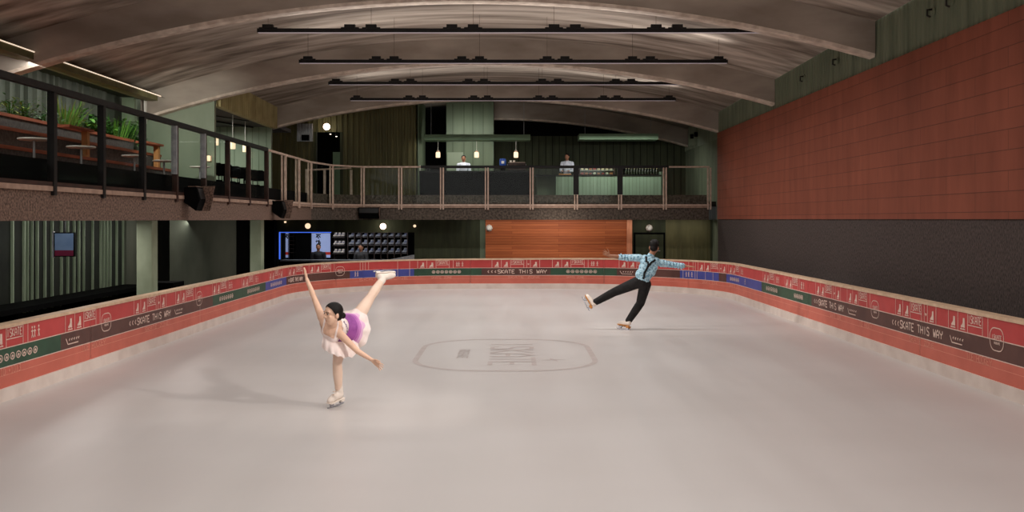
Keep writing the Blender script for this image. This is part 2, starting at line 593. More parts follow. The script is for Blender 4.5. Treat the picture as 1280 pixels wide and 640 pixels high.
ro = rounded(lx, ly, hw, hl, 1.1, 10)
ri = rounded(lx, ly, hw - th, hl - th, 1.1 - th, 10)
n = len(ro)
fl.add([(x, y, Z_M) for x, y in ro] + [(x, y, Z_M) for x, y in ri], [(i, (i + 1) % n, n + (i + 1) % n, n + i) for i in range(n)], 1)
for (u, v), (u2, v2) in text_strokes('ISKATE', -1.25, -0.32, 0.64, 2.5):
    mark_seg(fl, (lx + v + 0.1, ly - u), (lx + v2 + 0.1, ly - u2), 0.07)
for (u, v), (u2, v2) in text_strokes('ROSEATE', -0.45, -0.75, 0.15, 1.0):
    mark_seg(fl, (lx + v + 0.02, ly - u), (lx + v2 + 0.02, ly - u2), 0.025, mi=1)
sx, sy = lx + 0.72, ly - 0.72
star = [(sx + (0.2 if k % 2 == 0 else 0.05) * math.cos(k * PI / 4 + 0.3), sy + (0.2 if k % 2 == 0 else 0.05) * math.sin(k * PI / 4 + 0.3), Z_M) for k in range(8)]
fl.add(star, [tuple(range(8))], 1)
struct(fl.build('floor', ['ice', 'ice_mark']))
f2 = MB()
f2.box((-14, YN, -0.2), (10, 42, -0.03))
struct(f2.build('floor_walkway', 'floor_dark'))

# ------------------------------------------------------------------ rink barrier
TH = 0.14
FR = dict(kick=0.172, mid=0.336, band=0.442, red=0.692, cap=0.955)
bar_root = thing('rink_barrier', 'low rink barrier printed with red, brown, green and coral bands around the ice', 'barrier', (0, YB, 0))


def bpt(s, h, off=0.0):
    """point on the barrier: s along, h as share of height, off inwards"""
    x, y, nx, ny = path_at(s)
    return V((x - nx * off, y - ny * off, BH(x) * h))


def hm(s, h):       # metres up -> share
    return h / BH(path_at(s)[0])


SMAX = PS[-1]
bands = [(0, s_of_px(76), 2), (s_of_px(76), s_of_px(266), 1), (s_of_px(266), s_of_px(332), 2), (s_of_px(332), s_of_px(358), 3),
         (s_of_px(358), s_of_px(437.5), 1), (s_of_px(437.5), s_of_px(517.5), 3), (s_of_px(517.5), s_of_px(602), 2), (s_of_px(602), s_of_px(688), 1),
         (s_of_px(688), s_of_px(771), 2), (s_of_px(771), s_of_px(850), 1), (s_of_px(850), s_of_px(898.5), 3), (s_of_px(898.5), s_of_px(908), 1),
         (s_of_px(908), s_of_px(952), 3), (s_of_px(952), s_of_px(1014.4), 2), (s_of_px(1014.4), SMAX, 1)]
BM = ['b_red', 'b_brown', 'b_green', 'b_blue', 'b_coral', 'b_white', 'b_soft', 'kick']
seams = [0.0] + [s_of_px(p) for p in (-400, 113, 250, 420, 588, 755, 861, 1010, 1150, 1500)] + [SMAX]
panels = [MB() for _ in seams[:-1]]


def pidx(s):
    for i in range(len(seams) - 1):
        if seams[i] <= s < seams[i + 1]: return i
    return len(seams) - 2


def bquad(mb, s0, s1, h0, h1, mi, off):
    k = max(1, int(math.ceil((s1 - s0) / 0.2)))
    vs, fs = [], []
    for i in range(k + 1):
        s = s0 + (s1 - s0) * i / k
        vs += [bpt(s, h0, off), bpt(s, h1, off)]
    for i in range(k):
        fs.append((2 * i, 2 * i + 2, 2 * i + 3, 2 * i + 1))
    mb.add(vs, fs, mi)


for i, mbp in enumerate(panels):
    a, b = seams[i] + 0.004, seams[i + 1] - 0.004
    bquad(mbp, a, b, FR['kick'], FR['band'], 4, 0)
    bquad(mbp, a, b, FR['red'], FR['cap'], 0, 0)
    bquad(mbp, a, b, FR['kick'], FR['cap'], 7, -TH)
    for s0, s1, c in bands:
        s0, s1 = max(a, s0), min(b, s1)
        if s1 > s0: bquad(mbp, s0, s1, FR['band'], FR['red'], c, 0)
    for h, w in ((FR['red'], 0.012), (FR['band'], 0.012), (FR['mid'], 0.008)):
        bquad(mbp, a, b, h - w / 2, h + w / 2, 5 if h > 0.4 else 6, 0.0018)

OFFP = 0.004


def seg(s0, h0, s1, h1, w, mi=5):
    """printed stroke, heights in share of barrier height, w in metres"""
    STROKE[0] += 1
    of = OFFP + 0.0003 * (STROKE[0] % 12)
    p, q = bpt(s0, h0, of), bpt(s1, h1, of)
    ds, dh = s1 - s0, (h1 - h0) * 0.91
    l = math.hypot(ds, dh)
    if l < 1e-6: return
    t = (q - p) / l if l else V()
    x, y, nx, ny = path_at((s0 + s1) / 2)
    nrm = V((-nx, -ny, 0))
    u = nrm.cross((q - p).normalized()) * w / 2
    panels[pidx((s0 + s1) / 2)].add([p - u, q - u, q + u, p + u], [(0, 1, 2, 3)], mi)


def poly(s, h, pts, mi=5):
    """filled outline, pts in metres about (s, h share)"""
    hh = BH(path_at(s)[0])
    panels[pidx(s)].add([bpt(s + a, h + b / hh, OFFP) for a, b in pts], [tuple(range(len(pts)))], mi)


def btext(txt, s0, s1, h0, h1, w, mi=5):
    H = h1 - h0
    for (u, v), (u2, v2) in text_strokes(txt, s0, h0, H, s1 - s0):
        seg(u, v, u2, v2, w, mi)


def skate_icon(s, h0, k=1.0):
    pts = [(-0.055, 0.035), (-0.055, 0.05), (-0.02, 0.075), (0.0, 0.1), (0.005, 0.155), (0.05, 0.155), (0.06, 0.035)]
    poly(s, h0, [(a * k, b * k) for a, b in pts])
    seg(s - 0.07 * k, h0 + 0.012, s + 0.07 * k, h0 + 0.012, 0.014 * k)
    seg(s - 0.03 * k, h0 + 0.012, s - 0.03 * k, h0 + 0.04, 0.01)
    seg(s + 0.04 * k, h0 + 0.012, s + 0.04 * k, h0 + 0.04, 0.01)


def person_icon(s, h0, k=1.0):
    poly(s, h0, [(0.016 * k * math.cos(t * PI / 4), (0.125 + 0.016 * math.sin(t * PI / 4)) * k) for t in range(8)])
    seg(s, h0 + 0.05 * k, s, h0 + 0.115 * k, 0.02 * k)
    seg(s - 0.03 * k, h0 + 0.09 * k, s + 0.03 * k, h0 + 0.09 * k, 0.012 * k)
    seg(s - 0.02 * k, h0, s, h0 + 0.055 * k, 0.013 * k)
    seg(s + 0.02 * k, h0, s, h0 + 0.055 * k, 0.013 * k)


def vline(s, h0=FR['red'], h1=FR['cap']): seg(s, h0, s, h1, 0.011)


def iskate_box(s0, s1):
    btext('ISKATE', s0 + 0.02, s1 - 0.03, 0.83, 0.93, 0.013)
    seg(s0 + 0.01, 0.80, s1 - 0.01, 0.80, 0.011)
    seg(s0 + 0.01, 0.951, s1 - 0.01, 0.951, 0.008)


def group_at(s, variant, mirror=False):
    """the repeated row of skates, word box and small figures"""
    W_ = dict(a=0.0, b=0.28, c=0.56, d=0.96)
    for k in W_.values(): vline(s + k)
    skate_icon(s + 0.14, 0.715)
    skate_icon(s + 0.42, 0.715)
    iskate_box(s + 0.56, s + 0.96)
    if variant == 'skate':
        vline(s + 1.05); vline(s + 1.16); vline(s + 1.44)
        skate_icon(s + 1.30, 0.715)
        poly(s + 1.10, 0.78, [(0, 0), (0.03, 0.035), (0.015, 0.05), (0, 0.038), (-0.015, 0.05), (-0.03, 0.035)])
    elif variant == 'people':
        vline(s + 1.08)
        person_icon(s + 1.19, 0.745); person_icon(s + 1.25, 0.745); person_icon(s + 1.36, 0.745)
    elif variant == 'logo':
        vline(s + 1.1)
        logo(s + 1.32)


def logo(s):
    h = 0.70
    hh = 0.91
    pts = []
    for qx, qy, a0 in ((1, 1, 0), (-1, 1, 1), (-1, -1, 2), (1, -1, 3)):
        for k in range(5):
            a = (a0 + k / 4) * PI / 2
            pts.append((qx * 0.06 + 0.11 * math.cos(a), (qy * 0.02 + 0.11 * math.sin(a)) / hh))
    pts.append(pts[0])
    for p, q in zip(pts, pts[1:]):
        seg(s + p[0], h + p[1], s + q[0], h + q[1], 0.012)
    btext('ISKATE', s - 0.12, s + 0.12, h + 0.005, h + 0.055, 0.009)
    btext('ROSEATE', s - 0.06, s + 0.08, h - 0.06, h - 0.035, 0.006)


def script_mark(s0, s1):
    L = s1 - s0
    seg(s0, 0.60, s0 + L * 0.14, 0.51, 0.016)
    seg(s0 + L * 0.14, 0.51, s1 - L * 0.1, 0.51, 0.014)
    for i in range(5):
        u = s0 + L * (0.25 + 0.17 * i)
        seg(u, 0.555, u, 0.59, 0.014)
        seg(u - L * 0.05, 0.57, u + L * 0.05, 0.59, 0.012)


def beads(s0, s1, n=7):
    btext('o' * n, s0, s1, 0.515, 0.62, 0.013)


P = s_of_px
gp = [(7, 'people', 0.56), (81.2, 'logo', 0), (167, 'skate', 0), (219, 'logo', 0), (265, 'people', 0), (302, 'people', 0), (336, 'skate', 0),
      (360, 'none', 0), (386, 'logo', 0), (522, 'people', 0), (615, 'skate', 0), (690.5, 'people', 0), (774, 'people', 0), (911, 'skate', 1.6),
      (911, 'people', 0), (954, 'people', 0), (981.5, 'people', 0), (1020, 'skate', 0), (1059.4, 'logo', 0), (1120, 'skate', 0), (1186, 'logo', 0),
      (-140, 'people', 0), (1400, 'skate', 0)]
for px, var, off in gp:
    group_at(P(px) - off, var)
for px in (450, 453.5, 456.5, 460.5, 497, 512):
    vline(P(px))
for px in (497, 512, 854, 869, 871.5, 882, 891.5):
    vline(P(px), FR['band'], FR['red'])
for px in (861, 866.5, 869.5): vline(P(px))
for a, b in ((161, 212.5), (609, 683), (1018, 1055), (1115.5, 1178.5), (360, 378)):
    btext('<<<SKATE THIS WAY', P(a), P(b), 0.51, 0.625, 0.019)
for a, b in ((82, 99), (218, 228), (775, 792), (1060, 1071), (1188, 1205)):
    script_mark(P(a), P(b))
for a, b in ((-3, 46), (274, 291), (309, 324), (540, 576), (708, 746), (958, 972), (993, 1004), (338, 352), (913, 924)):
    beads(P(a), P(b))
for px in (444, 447, 858, 861, 865, 931.5):
    person_icon(P(px), 0.50)
for a, b in ((1209, 1240), (102, 131), (1075, 1090)):
    btext('ICE HOCKEY', P(a), P(b), 0.345, 0.43, 0.012, 6)
btext('10 +1013', P(0), P(25), 0.345, 0.43, 0.012, 6)
for a, b in ((1137, 1168), (635, 675), (708, 730), (539, 565), (181, 210), (449, 510), (1038, 1052), (878, 897), (912, 925)):
    btext('SKATE ZONE', P(a), P(b), 0.35, 0.415, 0.011, 6)
for mbp in panels:
    mbp.build('board_panel', BM, bar_root)
kk = MB()
vs = []
for i, s in enumerate(PSn):
    s = float(s)
    vs += [bpt(s, 0.0, 0.02), bpt(s, FR['kick'], 0.02), bpt(s, FR['kick'], -TH), bpt(s, 0.0, -TH)]
kk.add(vs, [(4 * i + a, 4 * i + 4 + a, 4 * i + 4 + (a + 1) % 4, 4 * i + (a + 1) % 4) for i in range(len(PS) - 1) for a in range(4)])
kk.build('kick_plate', 'kick', bar_root)
ck = MB()
vs = []
for s in PSn:
    s = float(s)
    vs += [bpt(s, FR['cap'], 0.012), bpt(s, 1.0, 0.012), bpt(s, 1.0, -TH - 0.012), bpt(s, FR['cap'], -TH - 0.012)]
ck.add(vs, [(4 * i + a, 4 * i + 4 + a, 4 * i + 4 + (a + 1) % 4, 4 * i + (a + 1) % 4) for i in range(len(PS) - 1) for a in range(4)])
ck.build('cap_rail', 'cap', bar_root)

# ------------------------------------------------------------------ vault, ribs
RIBS = [4.2, 11.25, 18.3, 25.3, 32.2, 37.8]


def arc_h(x, y):
    return 4.0 - 0.012 * (y - 18.3) - 0.0188 * (x + 0.75) ** 2 + EYE


AX0, AX1 = -9.4, 6.65
xs = [AX0 + (AX1 - AX0) * i / 60 for i in range(61)]
cl = MB()
ysv = [YN + (38.4 - YN) * i / 40 for i in range(41)]
vs = [(x, y, arc_h(x, y) + 0.65) for y in ysv for x in xs]
cl.add(vs, [(j * 61 + i, j * 61 + i + 1, (j + 1) * 61 + i + 1, (j + 1) * 61 + i) for j in range(40) for i in range(60)])
vault = struct(cl.build('ceiling', 'concrete', smooth=True))
for ry in RIBS:
    rb = MB()
    th_ = 0.3
    x0 = AX0 if ry < 30 else (-7.75 if ry < 35 else -0.9)
    xr = [x0 + (AX1 - x0) * i / 60 for i in range(61)]
    vs = []
    for x in xr:
        h = arc_h(x, ry)
        vs += [(x, ry, h + 0.06), (x, ry, h + 0.75), (x, ry + th_, h + 0.75), (x, ry + th_, h + 0.06), (x, ry + th_, h), (x, ry + 0.03, h)]
    n = 6
    for i in range(60):
        for a in range(n):
            mi = 1 if a in (4, 5) else 0
            b = (a + 1) % n
            rb.add([vs[n * i + a], vs[n * i + n + a], vs[n * i + n + b], vs[n * i + b]], [(0, 1, 2, 3)], mi)
    rb.add(vs[:n], [tuple(range(n))]); rb.add(vs[-n:], [tuple(range(n))])
    rb.build('rib', ['rib', 'rib_edge'], vault)

# cove along the left springing
cv = MB()
cv.box((-9.05, YN, EYE + 2.92), (-8.75, 24.7, EYE + 3.05), 0)
cv.add([(-9.05, YN, EYE + 2.98), (-9.05, 25.3, EYE + 2.98), (-9.95, 25.3, EYE + 3.1), (-9.95, YN, EYE + 3.1)], [(0, 1, 2, 3)], 2)
cv.box((-8.755, YN, EYE + 3.05), (-8.735, 24.9, EYE + 3.07), 1)
cv.add([(-8.75, YN, EYE + 3.05), (-8.75, 25.3, EYE + 3.05), (-9.4, 25.3, EYE + 3.35), (-9.4, YN, EYE + 3.35)], [(0, 1, 2, 3)], 0)
struct(cv.build('trim_1', ['olive', 'coveglow', 'darkgreen']))

# ------------------------------------------------------------------ suspended light bars
def light_bar(idx, y, x0, x1, label):
    z = EYE + 3.55
    t = thing('linear_light', label, 'light', (0, y, z), 'long black light bars under the vault')
    b = MB()
    b.box((x0, y - 0.04, z - 0.04), (x1, y + 0.04, z + 0.035))
    b.build('bar_body', 'blackmetal', t)
    d = MB()
    d.box((x0 + 0.02, y - 0.045, z - 0.05), (x1 - 0.02, y + 0.02, z - 0.0405))
    d.build('light_strip', 'stripglow', t)
    c = (x0 + x1) / 2
    for i, u in enumerate((-4.62, -3.08, -2.68, -1.16, -0.76, 0.76, 1.16, 2.68, 3.08, 4.62)):
        k = MB()
        k.box((c + u - 0.1, y - 0.05, z + 0.036), (c + u + 0.1, y + 0.05, z + 0.11))
        k.box((c + u - 0.17, y - 0.02, z + 0.036), (c + u + 0.17, y + 0.02, z + 0.06))
        k.build('mounting_box', 'blackmetal', t)
        if i in (0, 2, 4, 5, 7, 9):
            w = MB()
            w.tube([(c + u, y, z + 0.1), (c + u, y, arc_h(c + u, y) + 0.66)], 0.003, 6)
            w.build('hanger_wire', 'brownmetal', t)
    return z


bar_y = [18.82, 22.5, 26.1, 29.6]
bar_lab = ['long black light bar nearest the rink front, highest in view', 'long black light bar, second down from the highest',
           'long black light bar, third down, its end tucked behind a concrete rib', 'long black light bar lowest in view, just over the upper bar']
for i, y in enumerate(bar_y):
    light_bar(i, y, -4.79, 4.85, bar_lab[i])

# ------------------------------------------------------------------ right wall
WXR = 6.65
rw = MB()
corrug(rw, (WXR + 0.02, YN), (WXR + 0.02, 39.0), EYE + 2.6, EYE + 4.2, 0.17, 0.02, 0, (-1, 0))
rw.box((WXR + 0.03, YN, -0.05), (WXR + 0.3, 39.0, EYE + 4.6), 0)
wall_r = struct(rw.build('wall_right', 'green_corr'))
tl = MB()
tl.box((WXR - 0.05, YN, EYE), (WXR + 0.02, 32.15, EYE + 2.77))
tl.build('tile_cladding', 'tile', wall_r)
dp = MB()
dp.box((WXR - 0.03, YN, -0.03), (WXR + 0.02, 32.15, EYE - 0.003))
dp.build('dark_panel', 'darkpanel', wall_r)
hk = None
for i, (px, py) in enumerate(((1163, 14), (1187, 1), (1044, 76), (1003, 97))):
    Zc = 6.6 * FPX / (px - HX)
    p = W(px, py, Zc)
    t = thing('wall_bracket', ['small dark bracket on green wall above the red cladding, beside the second rib', 'small pale bracket on green wall at the top edge of view',
              'small round bracket on green wall between two ribs', 'small dark bracket on green wall just before the farther rib end'][i], 'bracket', (WXR, p.y, p.z), 'brackets on the green wall')
    b = MB()
    b.lathe([(0.0, 0), (0.07, 0), (0.07, 0.02), (0.03, 0.03), (0, 0.03)], (WXR, p.y, p.z), 12, 0, (-1, 0, 0))
    b.build('plate', 'green_corr', t)
    b = MB()
    b.tube([(WXR - 0.02, p.y, p.z + 0.03), (WXR - 0.1, p.y, p.z + 0.02), (WXR - 0.1, p.y, p.z - 0.07), (WXR - 0.05, p.y, p.z - 0.09)], 0.018, 8)
    b.build('hook', 'blackmetal', t)

# ------------------------------------------------------------------ balcony slab
RX, RY = -6.0, 32.5          # fascia planes
F = EYE + 0.58               # balcony floor level
edge = [(RX, YN), (RX, 29.9), (-5.68, 31.5), (-4.85, RY), (6.4, RY)]
inner = [(-14, YN), (-14, 41), (9, 41), (9, RY), (6.4, RY)]


def offset_edge(d):
    out = []
    for i, p in enumerate(edge):
        if i == 0: t = V((0, 1))
        elif i == len(edge) - 1: t = V((1, 0))
        else: t = (V(edge[i + 1]) - V(edge[i - 1])).normalized()
        n = V((-t.y, t.x))
        out.append((p[0] + n.x * d, p[1] + n.y * d))
    return out


def edge_strip(mb, e0, z0, z1, mi, e1=None):
    e1 = e1 or e0
    for a, b, c, d in zip(e0, e0[1:], e1, e1[1:]):
        mb.add([(*a, z0), (*b, z0), (*d, z1), (*c, z1)], [(0, 1, 2, 3)], mi)


LIP, LIPB = EYE + 0.43, EYE + 0.365
sl = MB()
e0, e1 = offset_edge(0), offset_edge(0.05)
# fascia (left lit, back shaded)
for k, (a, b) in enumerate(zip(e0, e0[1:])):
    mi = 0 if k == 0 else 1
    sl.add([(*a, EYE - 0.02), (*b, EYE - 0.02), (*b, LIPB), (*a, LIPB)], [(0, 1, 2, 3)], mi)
em = offset_edge(-0.03)
edge_strip(sl, em, LIPB, LIP, 2)
edge_strip(sl, em, LIP, LIP, 2, offset_edge(0.2))
edge_strip(sl, em, LIPB, LIPB, 2, e0)
# underside and floor
poly_u = e0 + [(9, RY), (9, 41), (-14, 41), (-14, YN)]
sl.add([(*p, EYE - 0.02) for p in poly_u], [tuple(range(len(poly_u)))], 3)
sl.add([(*p, LIP - 0.01) for p in poly_u], [tuple(range(len(poly_u)))], 3)
struct(sl.build('floor_balcony', ['fascia', 'fascia_dark', 'lip', 'balc_floor']))
# upstand behind the glass
up = MB()
u0, u1 = offset_edge(0.14), offset_edge(0.26)
for k in range(len(u0) - 1):
    a, b, c, d = u0[k], u0[k + 1], u1[k], u1[k + 1]
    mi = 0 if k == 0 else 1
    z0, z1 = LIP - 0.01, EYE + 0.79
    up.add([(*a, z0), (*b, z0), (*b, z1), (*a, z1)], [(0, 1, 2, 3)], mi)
    up.add([(*a, z1), (*b, z1), (*d, z1), (*c, z1)], [(0, 1, 2, 3)], mi)
    up.add([(*c, z0), (*d, z0), (*d, z1), (*c, z1)], [(0, 1, 2, 3)], mi)
struct(up.build('trim_2', ['black', 'fascia_dark']))
uf = MB()
uf.box((-14, YN, LIP - 0.005), (RX - 0.27, 41, F))
uf.box((RX - 0.27, RY + 0.27, LIP - 0.005), (9, 41, F))
struct(uf.build('floor_upper', 'balc_floor'))

# ------------------------------------------------------------------ glass railings
RT = EYE + 1.70


def railing(name, label, pts_list, post_pts, post_m, rail_m, rail_w, rail_h, double, glass=True, post_accents=None, rail_dark=None):
    """pts_list: polyline of the rail (x,y); post_pts: posts (x,y)"""
    t = thing(name, label, 'railing', (post_pts[0][0], post_pts[0][1], LIP))
    rl = MB()
    for a, b in zip(pts_list, pts_list[1:]):
        rl.bar((*a, RT), (*b, RT), rail_w, rail_h)
    rl.build('top_rail', rail_m, t)
    if rail_dark:
        rl = MB()
        rl.bar((*rail_dark[0], RT), (*rail_dark[1], RT), 0.056, 0.09)
        rl.build('dark_rail_sleeve', 'blackmetal', t)
    br = MB()
    for a, b in zip(pts_list, pts_list[1:]):
        br.bar((*a, LIP + 0.03), (*b, LIP + 0.03), 0.05, 0.05)
    br.build('bottom_rail', rail_m if rail_m != 'blackmetal' else 'brownmetal', t)
    for i, p in enumerate(post_pts):
        b = MB()
        pm = post_m(i) if callable(post_m) else post_m
        w = 0.055 if double else 0.1
        for dx in ((-0.045, 0.045) if double else (0,)):
            b.box((p[0] + dx - w / 2 + (0.008 if dx < 0 else 0), p[1] - 0.045, LIP - 0.12), (p[0] + dx + w / 2 - 0.008, p[1] + 0.045, RT - rail_h / 2), 0)
        pmats = [pm]
        if post_accents and i in post_accents.get('dark', ()):
            pmats = [pm, 'blackmetal']
            b.box((p[0] - 0.085, p[1] - 0.05, EYE + 0.8), (p[0] + 0.085, p[1] + 0.05, RT - rail_h / 2), 1)
        po = b.build('post', pmats, t)
        if post_accents and i in post_accents.get('edge', ()):
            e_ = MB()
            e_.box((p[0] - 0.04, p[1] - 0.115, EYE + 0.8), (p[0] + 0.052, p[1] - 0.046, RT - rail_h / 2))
            e_.build('edge_trim', 'silver', po, True).location = (0, 0, 0)  # highlight put in as a pale strip, imitating the post's lit side
    if glass:
        for a, b in zip(post_pts, post_pts[1:]):
            a, b = V((*a, 0)), V((*b, 0))
            d = (b - a).normalized()
            a2, b2 = a + d * 0.08, b - d * 0.08
            g = MB()
            g.bar((a2.x, a2.y, (LIP + RT) / 2 + 0.02), (b2.x, b2.y, (LIP + RT) / 2 + 0.02), 0.012, RT - LIP - 0.16)
            g.build('glass_panel', 'glass', t)
    return t


pxs = [65.6, 127.5, 178.5, 219.4, 255, 284.7, 310.8, 333.3]
lp = [(RX, -RX * FPX / (HX - p)) for p in pxs]
stepy = (lp[-1][1] - lp[0][1]) / 7
lp = [(RX, lp[0][1] - stepy * k) for k in range(6, 0, -1)] + lp
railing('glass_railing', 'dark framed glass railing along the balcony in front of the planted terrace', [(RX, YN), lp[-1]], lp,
        lambda i: 'blackmetal' if i < 9 else 'brownmetal', 'blackmetal', 0.09, 0.085, False, post_accents={'edge': (9, 10)})
bp = [(RX, 26.3), (RX, 28.0), (RX, 29.7), (-5.68, 31.5), (WX(453.5, RY), RY)]
x = WX(500, RY)
for px in (500.5, 552.5, 608.5, 664.5, 720, 775, 831, 886.5):
    bp.append((WX(px, RY), RY))
railing('glass_railing', 'bronze framed glass railing around the balcony end, in front of the upper bar', [lp[-1]] + bp[2:5] + [bp[-1]], bp, 'bronze', 'bronze', 0.05, 0.05, True, post_accents={'dark': (9, 10)}, rail_dark=((WX(526, RY), RY), (WX(836, RY), RY)))
sr = [(-6.9, 33.6), (-6.35, 33.9), (-5.5, 34.2)]
t = thing('stair_railing', 'short bronze stair railing behind the curved corner of the glass railing', 'railing', (sr[0][0], sr[0][1], F))
b = MB()
b.bar((sr[0][0], sr[0][1], RT - 0.05), (sr[2][0], sr[2][1], RT + 0.05), 0.05, 0.05)
b.build('top_rail', 'bronze', t)
for p in sr:
    b = MB()
    b.box((p[0] - 0.04, p[1] - 0.03, F), (p[0] + 0.04, p[1] + 0.03, RT - 0.02))
    b.build('post', 'bronze', t)

# ------------------------------------------------------------------ fascia loudspeakers
def fascia_speaker(label, p, q, out, w, h):
    """p centre of the box on the fascia; out = direction away from the fascia, q = along"""
    out, q = V(out).normalized(), V(q).normalized()
    p = V(p)
    t = thing('fascia_speaker', label, 'loudspeaker', p, 'black wedge loudspeakers on the balcony fascia')
    u = V((0, 0, 1))
    b = MB()
    prof = [(0.02, h * 0.5), (0.25, h * 0.5), (0.31, -h * 0.05), (0.24, -h * 0.5), (0.02, -h * 0.15)]
    b.prism([p + out * a + u * c - q * w / 2 for a, c in prof], q * w)
    b.build('cabinet', 'black', t, bevel=0.012)
    g = MB()
    a0, c0 = prof[1]; a1, c1 = prof[2]
    gq = [(a0 + 0.01, c0 - 0.03), (a1 + 0.004, c1 + 0.02)]
    g.prism([p + out * gq[0][0] + u * gq[0][1] - q * (w / 2 - 0.03), p + out * gq[1][0] + u * gq[1][1] - q * (w / 2 - 0.03),
             p + out * gq[1][0] + u * gq[1][1] + q * (w / 2 - 0.03), p + out * gq[0][0] + u * gq[0][1] + q * (w / 2 - 0.03)], out * 0.008)
    g.build('grille', 'blackmetal', t)
    k = MB()
    kq = q * (w / 2 + 0.01)
    k.prism([p + kq + out * 0.24 + u * h * 0.56, p + kq + out * 0.48 + u * h * 0.56, p + kq + out * 0.45 + u * h * 0.3, p + kq + out * 0.44 - u * h * 0.05, p + kq + out * 0.38 - u * h * 0.5, p + kq + out * 0.18 - u * h * 0.5, p + kq + out * 0.3 - u * h * 0.05], q * 0.012)
    k.box(p + kq + out * 0.26 + u * h * 0.5, p - kq + out * 0.1 + u * h * 0.53)
    k.build('bracket', 'fascia', t)
    return t


fascia_speaker('black wedge loudspeaker with steel bracket on the fascia below the white round tables', (RX, 18.4, EYE + 0.37), (0, 1, 0), (1, 0, 0), 0.36, 0.44)
fascia_speaker('black wedge loudspeaker on the fascia below the last dark railing post', (RX, 25.1, EYE + 0.24), (0, 1, 0), (1, 0, 0), 0.36, 0.44)
fascia_speaker('black wide loudspeaker on the fascia at the railing corner', (WX(461, 32.2), RY, EYE + 0.2), (1, 0, 0), (0, -1, 0), 0.68, 0.36)

# ------------------------------------------------------------------ upper left: planted terrace and cafe
wl = MB()
rr = random.Random(5)
# irregular batten wall behind planters
corrug(wl, (-9.9, YN), (-9.9, 24.4), EYE, EYE + 3.3, 0.34, 0.07, 0, (1, 0), True)
wl.box((-10.3, YN, -0.05), (-9.92, 34.0, EYE + 3.4), 0)
struct(wl.build('wall_left', 'greycorr'))
ew = MB()
ewx0, ewx1 = -9.92, WX(268, 25.65)
ewy = 25.65
ew.box((ewx0, ewy, F - 0.2), (ewx1, ewy + 0.14, EYE + 3.9))
ew.box((-9.6, 24.6, EYE + 2.4), (-9.3, 24.75, EYE + 3.0), 1)
ew.box((-9.24, 25.1, EYE + 2.4), (-9.2, 25.2, EYE + 3.1), 2)
struct(ew.build('wall_end', ['sage_end' if False else 'palegreen', 'sage', 'white']))
# ochre corrugated bulkhead
bh = MB()
corrug(bh, (-7.6, 25.8), (-7.6, 32.25), EYE + 2.92, EYE + 4.6, 0.2, 0.05, 0, (1, 0))
bh.box((-7.75, 25.8, EYE + 2.92), (-7.61, 32.25, EYE + 4.6), 0)
struct(bh.build('wall_bulkhead', 'yellowcorr'))
cc = MB()
cc.box((-14, 25.8, EYE + 2.98), (-7.62, 34.5, EYE + 3.1))
cc.bar((-10.4, 26, EYE + 2.94), (-8.3, 32, EYE + 2.94), 0.06, 0.05, 1)
cc.bar((-9.3, 26, EYE + 2.94), (-7.9, 30, EYE + 2.94), 0.03, 0.03, 1)
struct(cc.build('ceiling_cafe', ['greyceil', 'blackmetal']))
pw = MB()
pwy = 32.3
pw.box((-14, pwy, F - 0.2), (-7.78, pwy + 0.15, EYE + 3.05), 0)
for px in (275, 284, 293, 308.5, 315.5, 323.5, 333):
    xx = WX(px, pwy)
    pw.box((xx - 0.012, pwy - 0.006, F), (xx + 0.012, pwy, EYE + 2.98), 1)
struct(pw.build('wall_cafe', ['palegreen', 'sage']))
# tiered seating
tr = thing('tiered_seating', 'dark stepped terrace seating with reddish timber edges under the plants', 'seating', (-9, 12, F))
y0, y1 = 3.0, 24.6
tiers = [(-7.95, 0.86, 24.9), (-8.4, 1.23, 24.9), (-8.85, 1.62, 25.2), (-9.2, 1.93, 24.3)]
for i, (tx, tz, ty) in enumerate(tiers):
    zb = F if i == 0 else EYE + tiers[i - 1][1]
    b = MB()
    b.box((tx - (0.5 if i < 3 else 0.12), y0, zb - 0.05), (tx, ty, EYE + tz - 0.06))
    b.build('riser', 'tier', tr)
    e = MB()
    e.box((tx - (0.5 if i < 3 else 0.12), y0, EYE + tz - 0.06), (tx + 0.02, ty, EYE + tz))
    e.build('timber_edge', 'wood_red', tr)
b = MB()
b.box((-9.8, y0, EYE + 1.6), (-9.33, 24.2, EYE + 1.9))
b.build('planter_soil', 'soil', tr)
for i, (X, y, lb) in enumerate(((-8.72, 20.45, 'timber ledge table on a tall post, on the tiered seating behind the second white table'), (-8.72, 24.55, 'timber ledge table on a tall post at the far end of the tiered seating'))):
    t = thing('ledge_table', lb, 'table', (X, y, EYE + 1.23), 'timber ledge tables on the terrace')
    b = MB()
    b.box((X - 0.13, y - 1.05, EYE + 1.79), (X + 0.13, y + 0.12, EYE + 1.84))
    b.build('top', 'wood_red', t)
    b = MB()
    b.box((X - 0.06, y - 0.06, EYE + 1.22), (X + 0.06, y + 0.06, EYE + 1.79))
    b.build('post', 'wood_light', t)


def leaf(mb, base, d, L, w, droop, mi=0, seg_=4):
    base, d = V(base), V(d).normalized()
    side = d.cross(V((0, 0, 1)))
    if side.length < 0.05: side = V((1, 0, 0))
    side.normalize()
    vs = []
    p = base.copy()
    for i in range(seg_ + 1):
        t = i / seg_
        ww = w * (math.sin(PI * min(1, 0.12 + 0.88 * t)) if t < 1 else 0.02)
        vs += [p - side * ww / 2, p + side * ww / 2]
        d = (d + V((0, 0, -droop / seg_))).normalized()
        p = p + d * L / seg_
    mb.add(vs, [(2 * i, 2 * i + 1, 2 * i + 3, 2 * i + 2) for i in range(seg_)], mi)


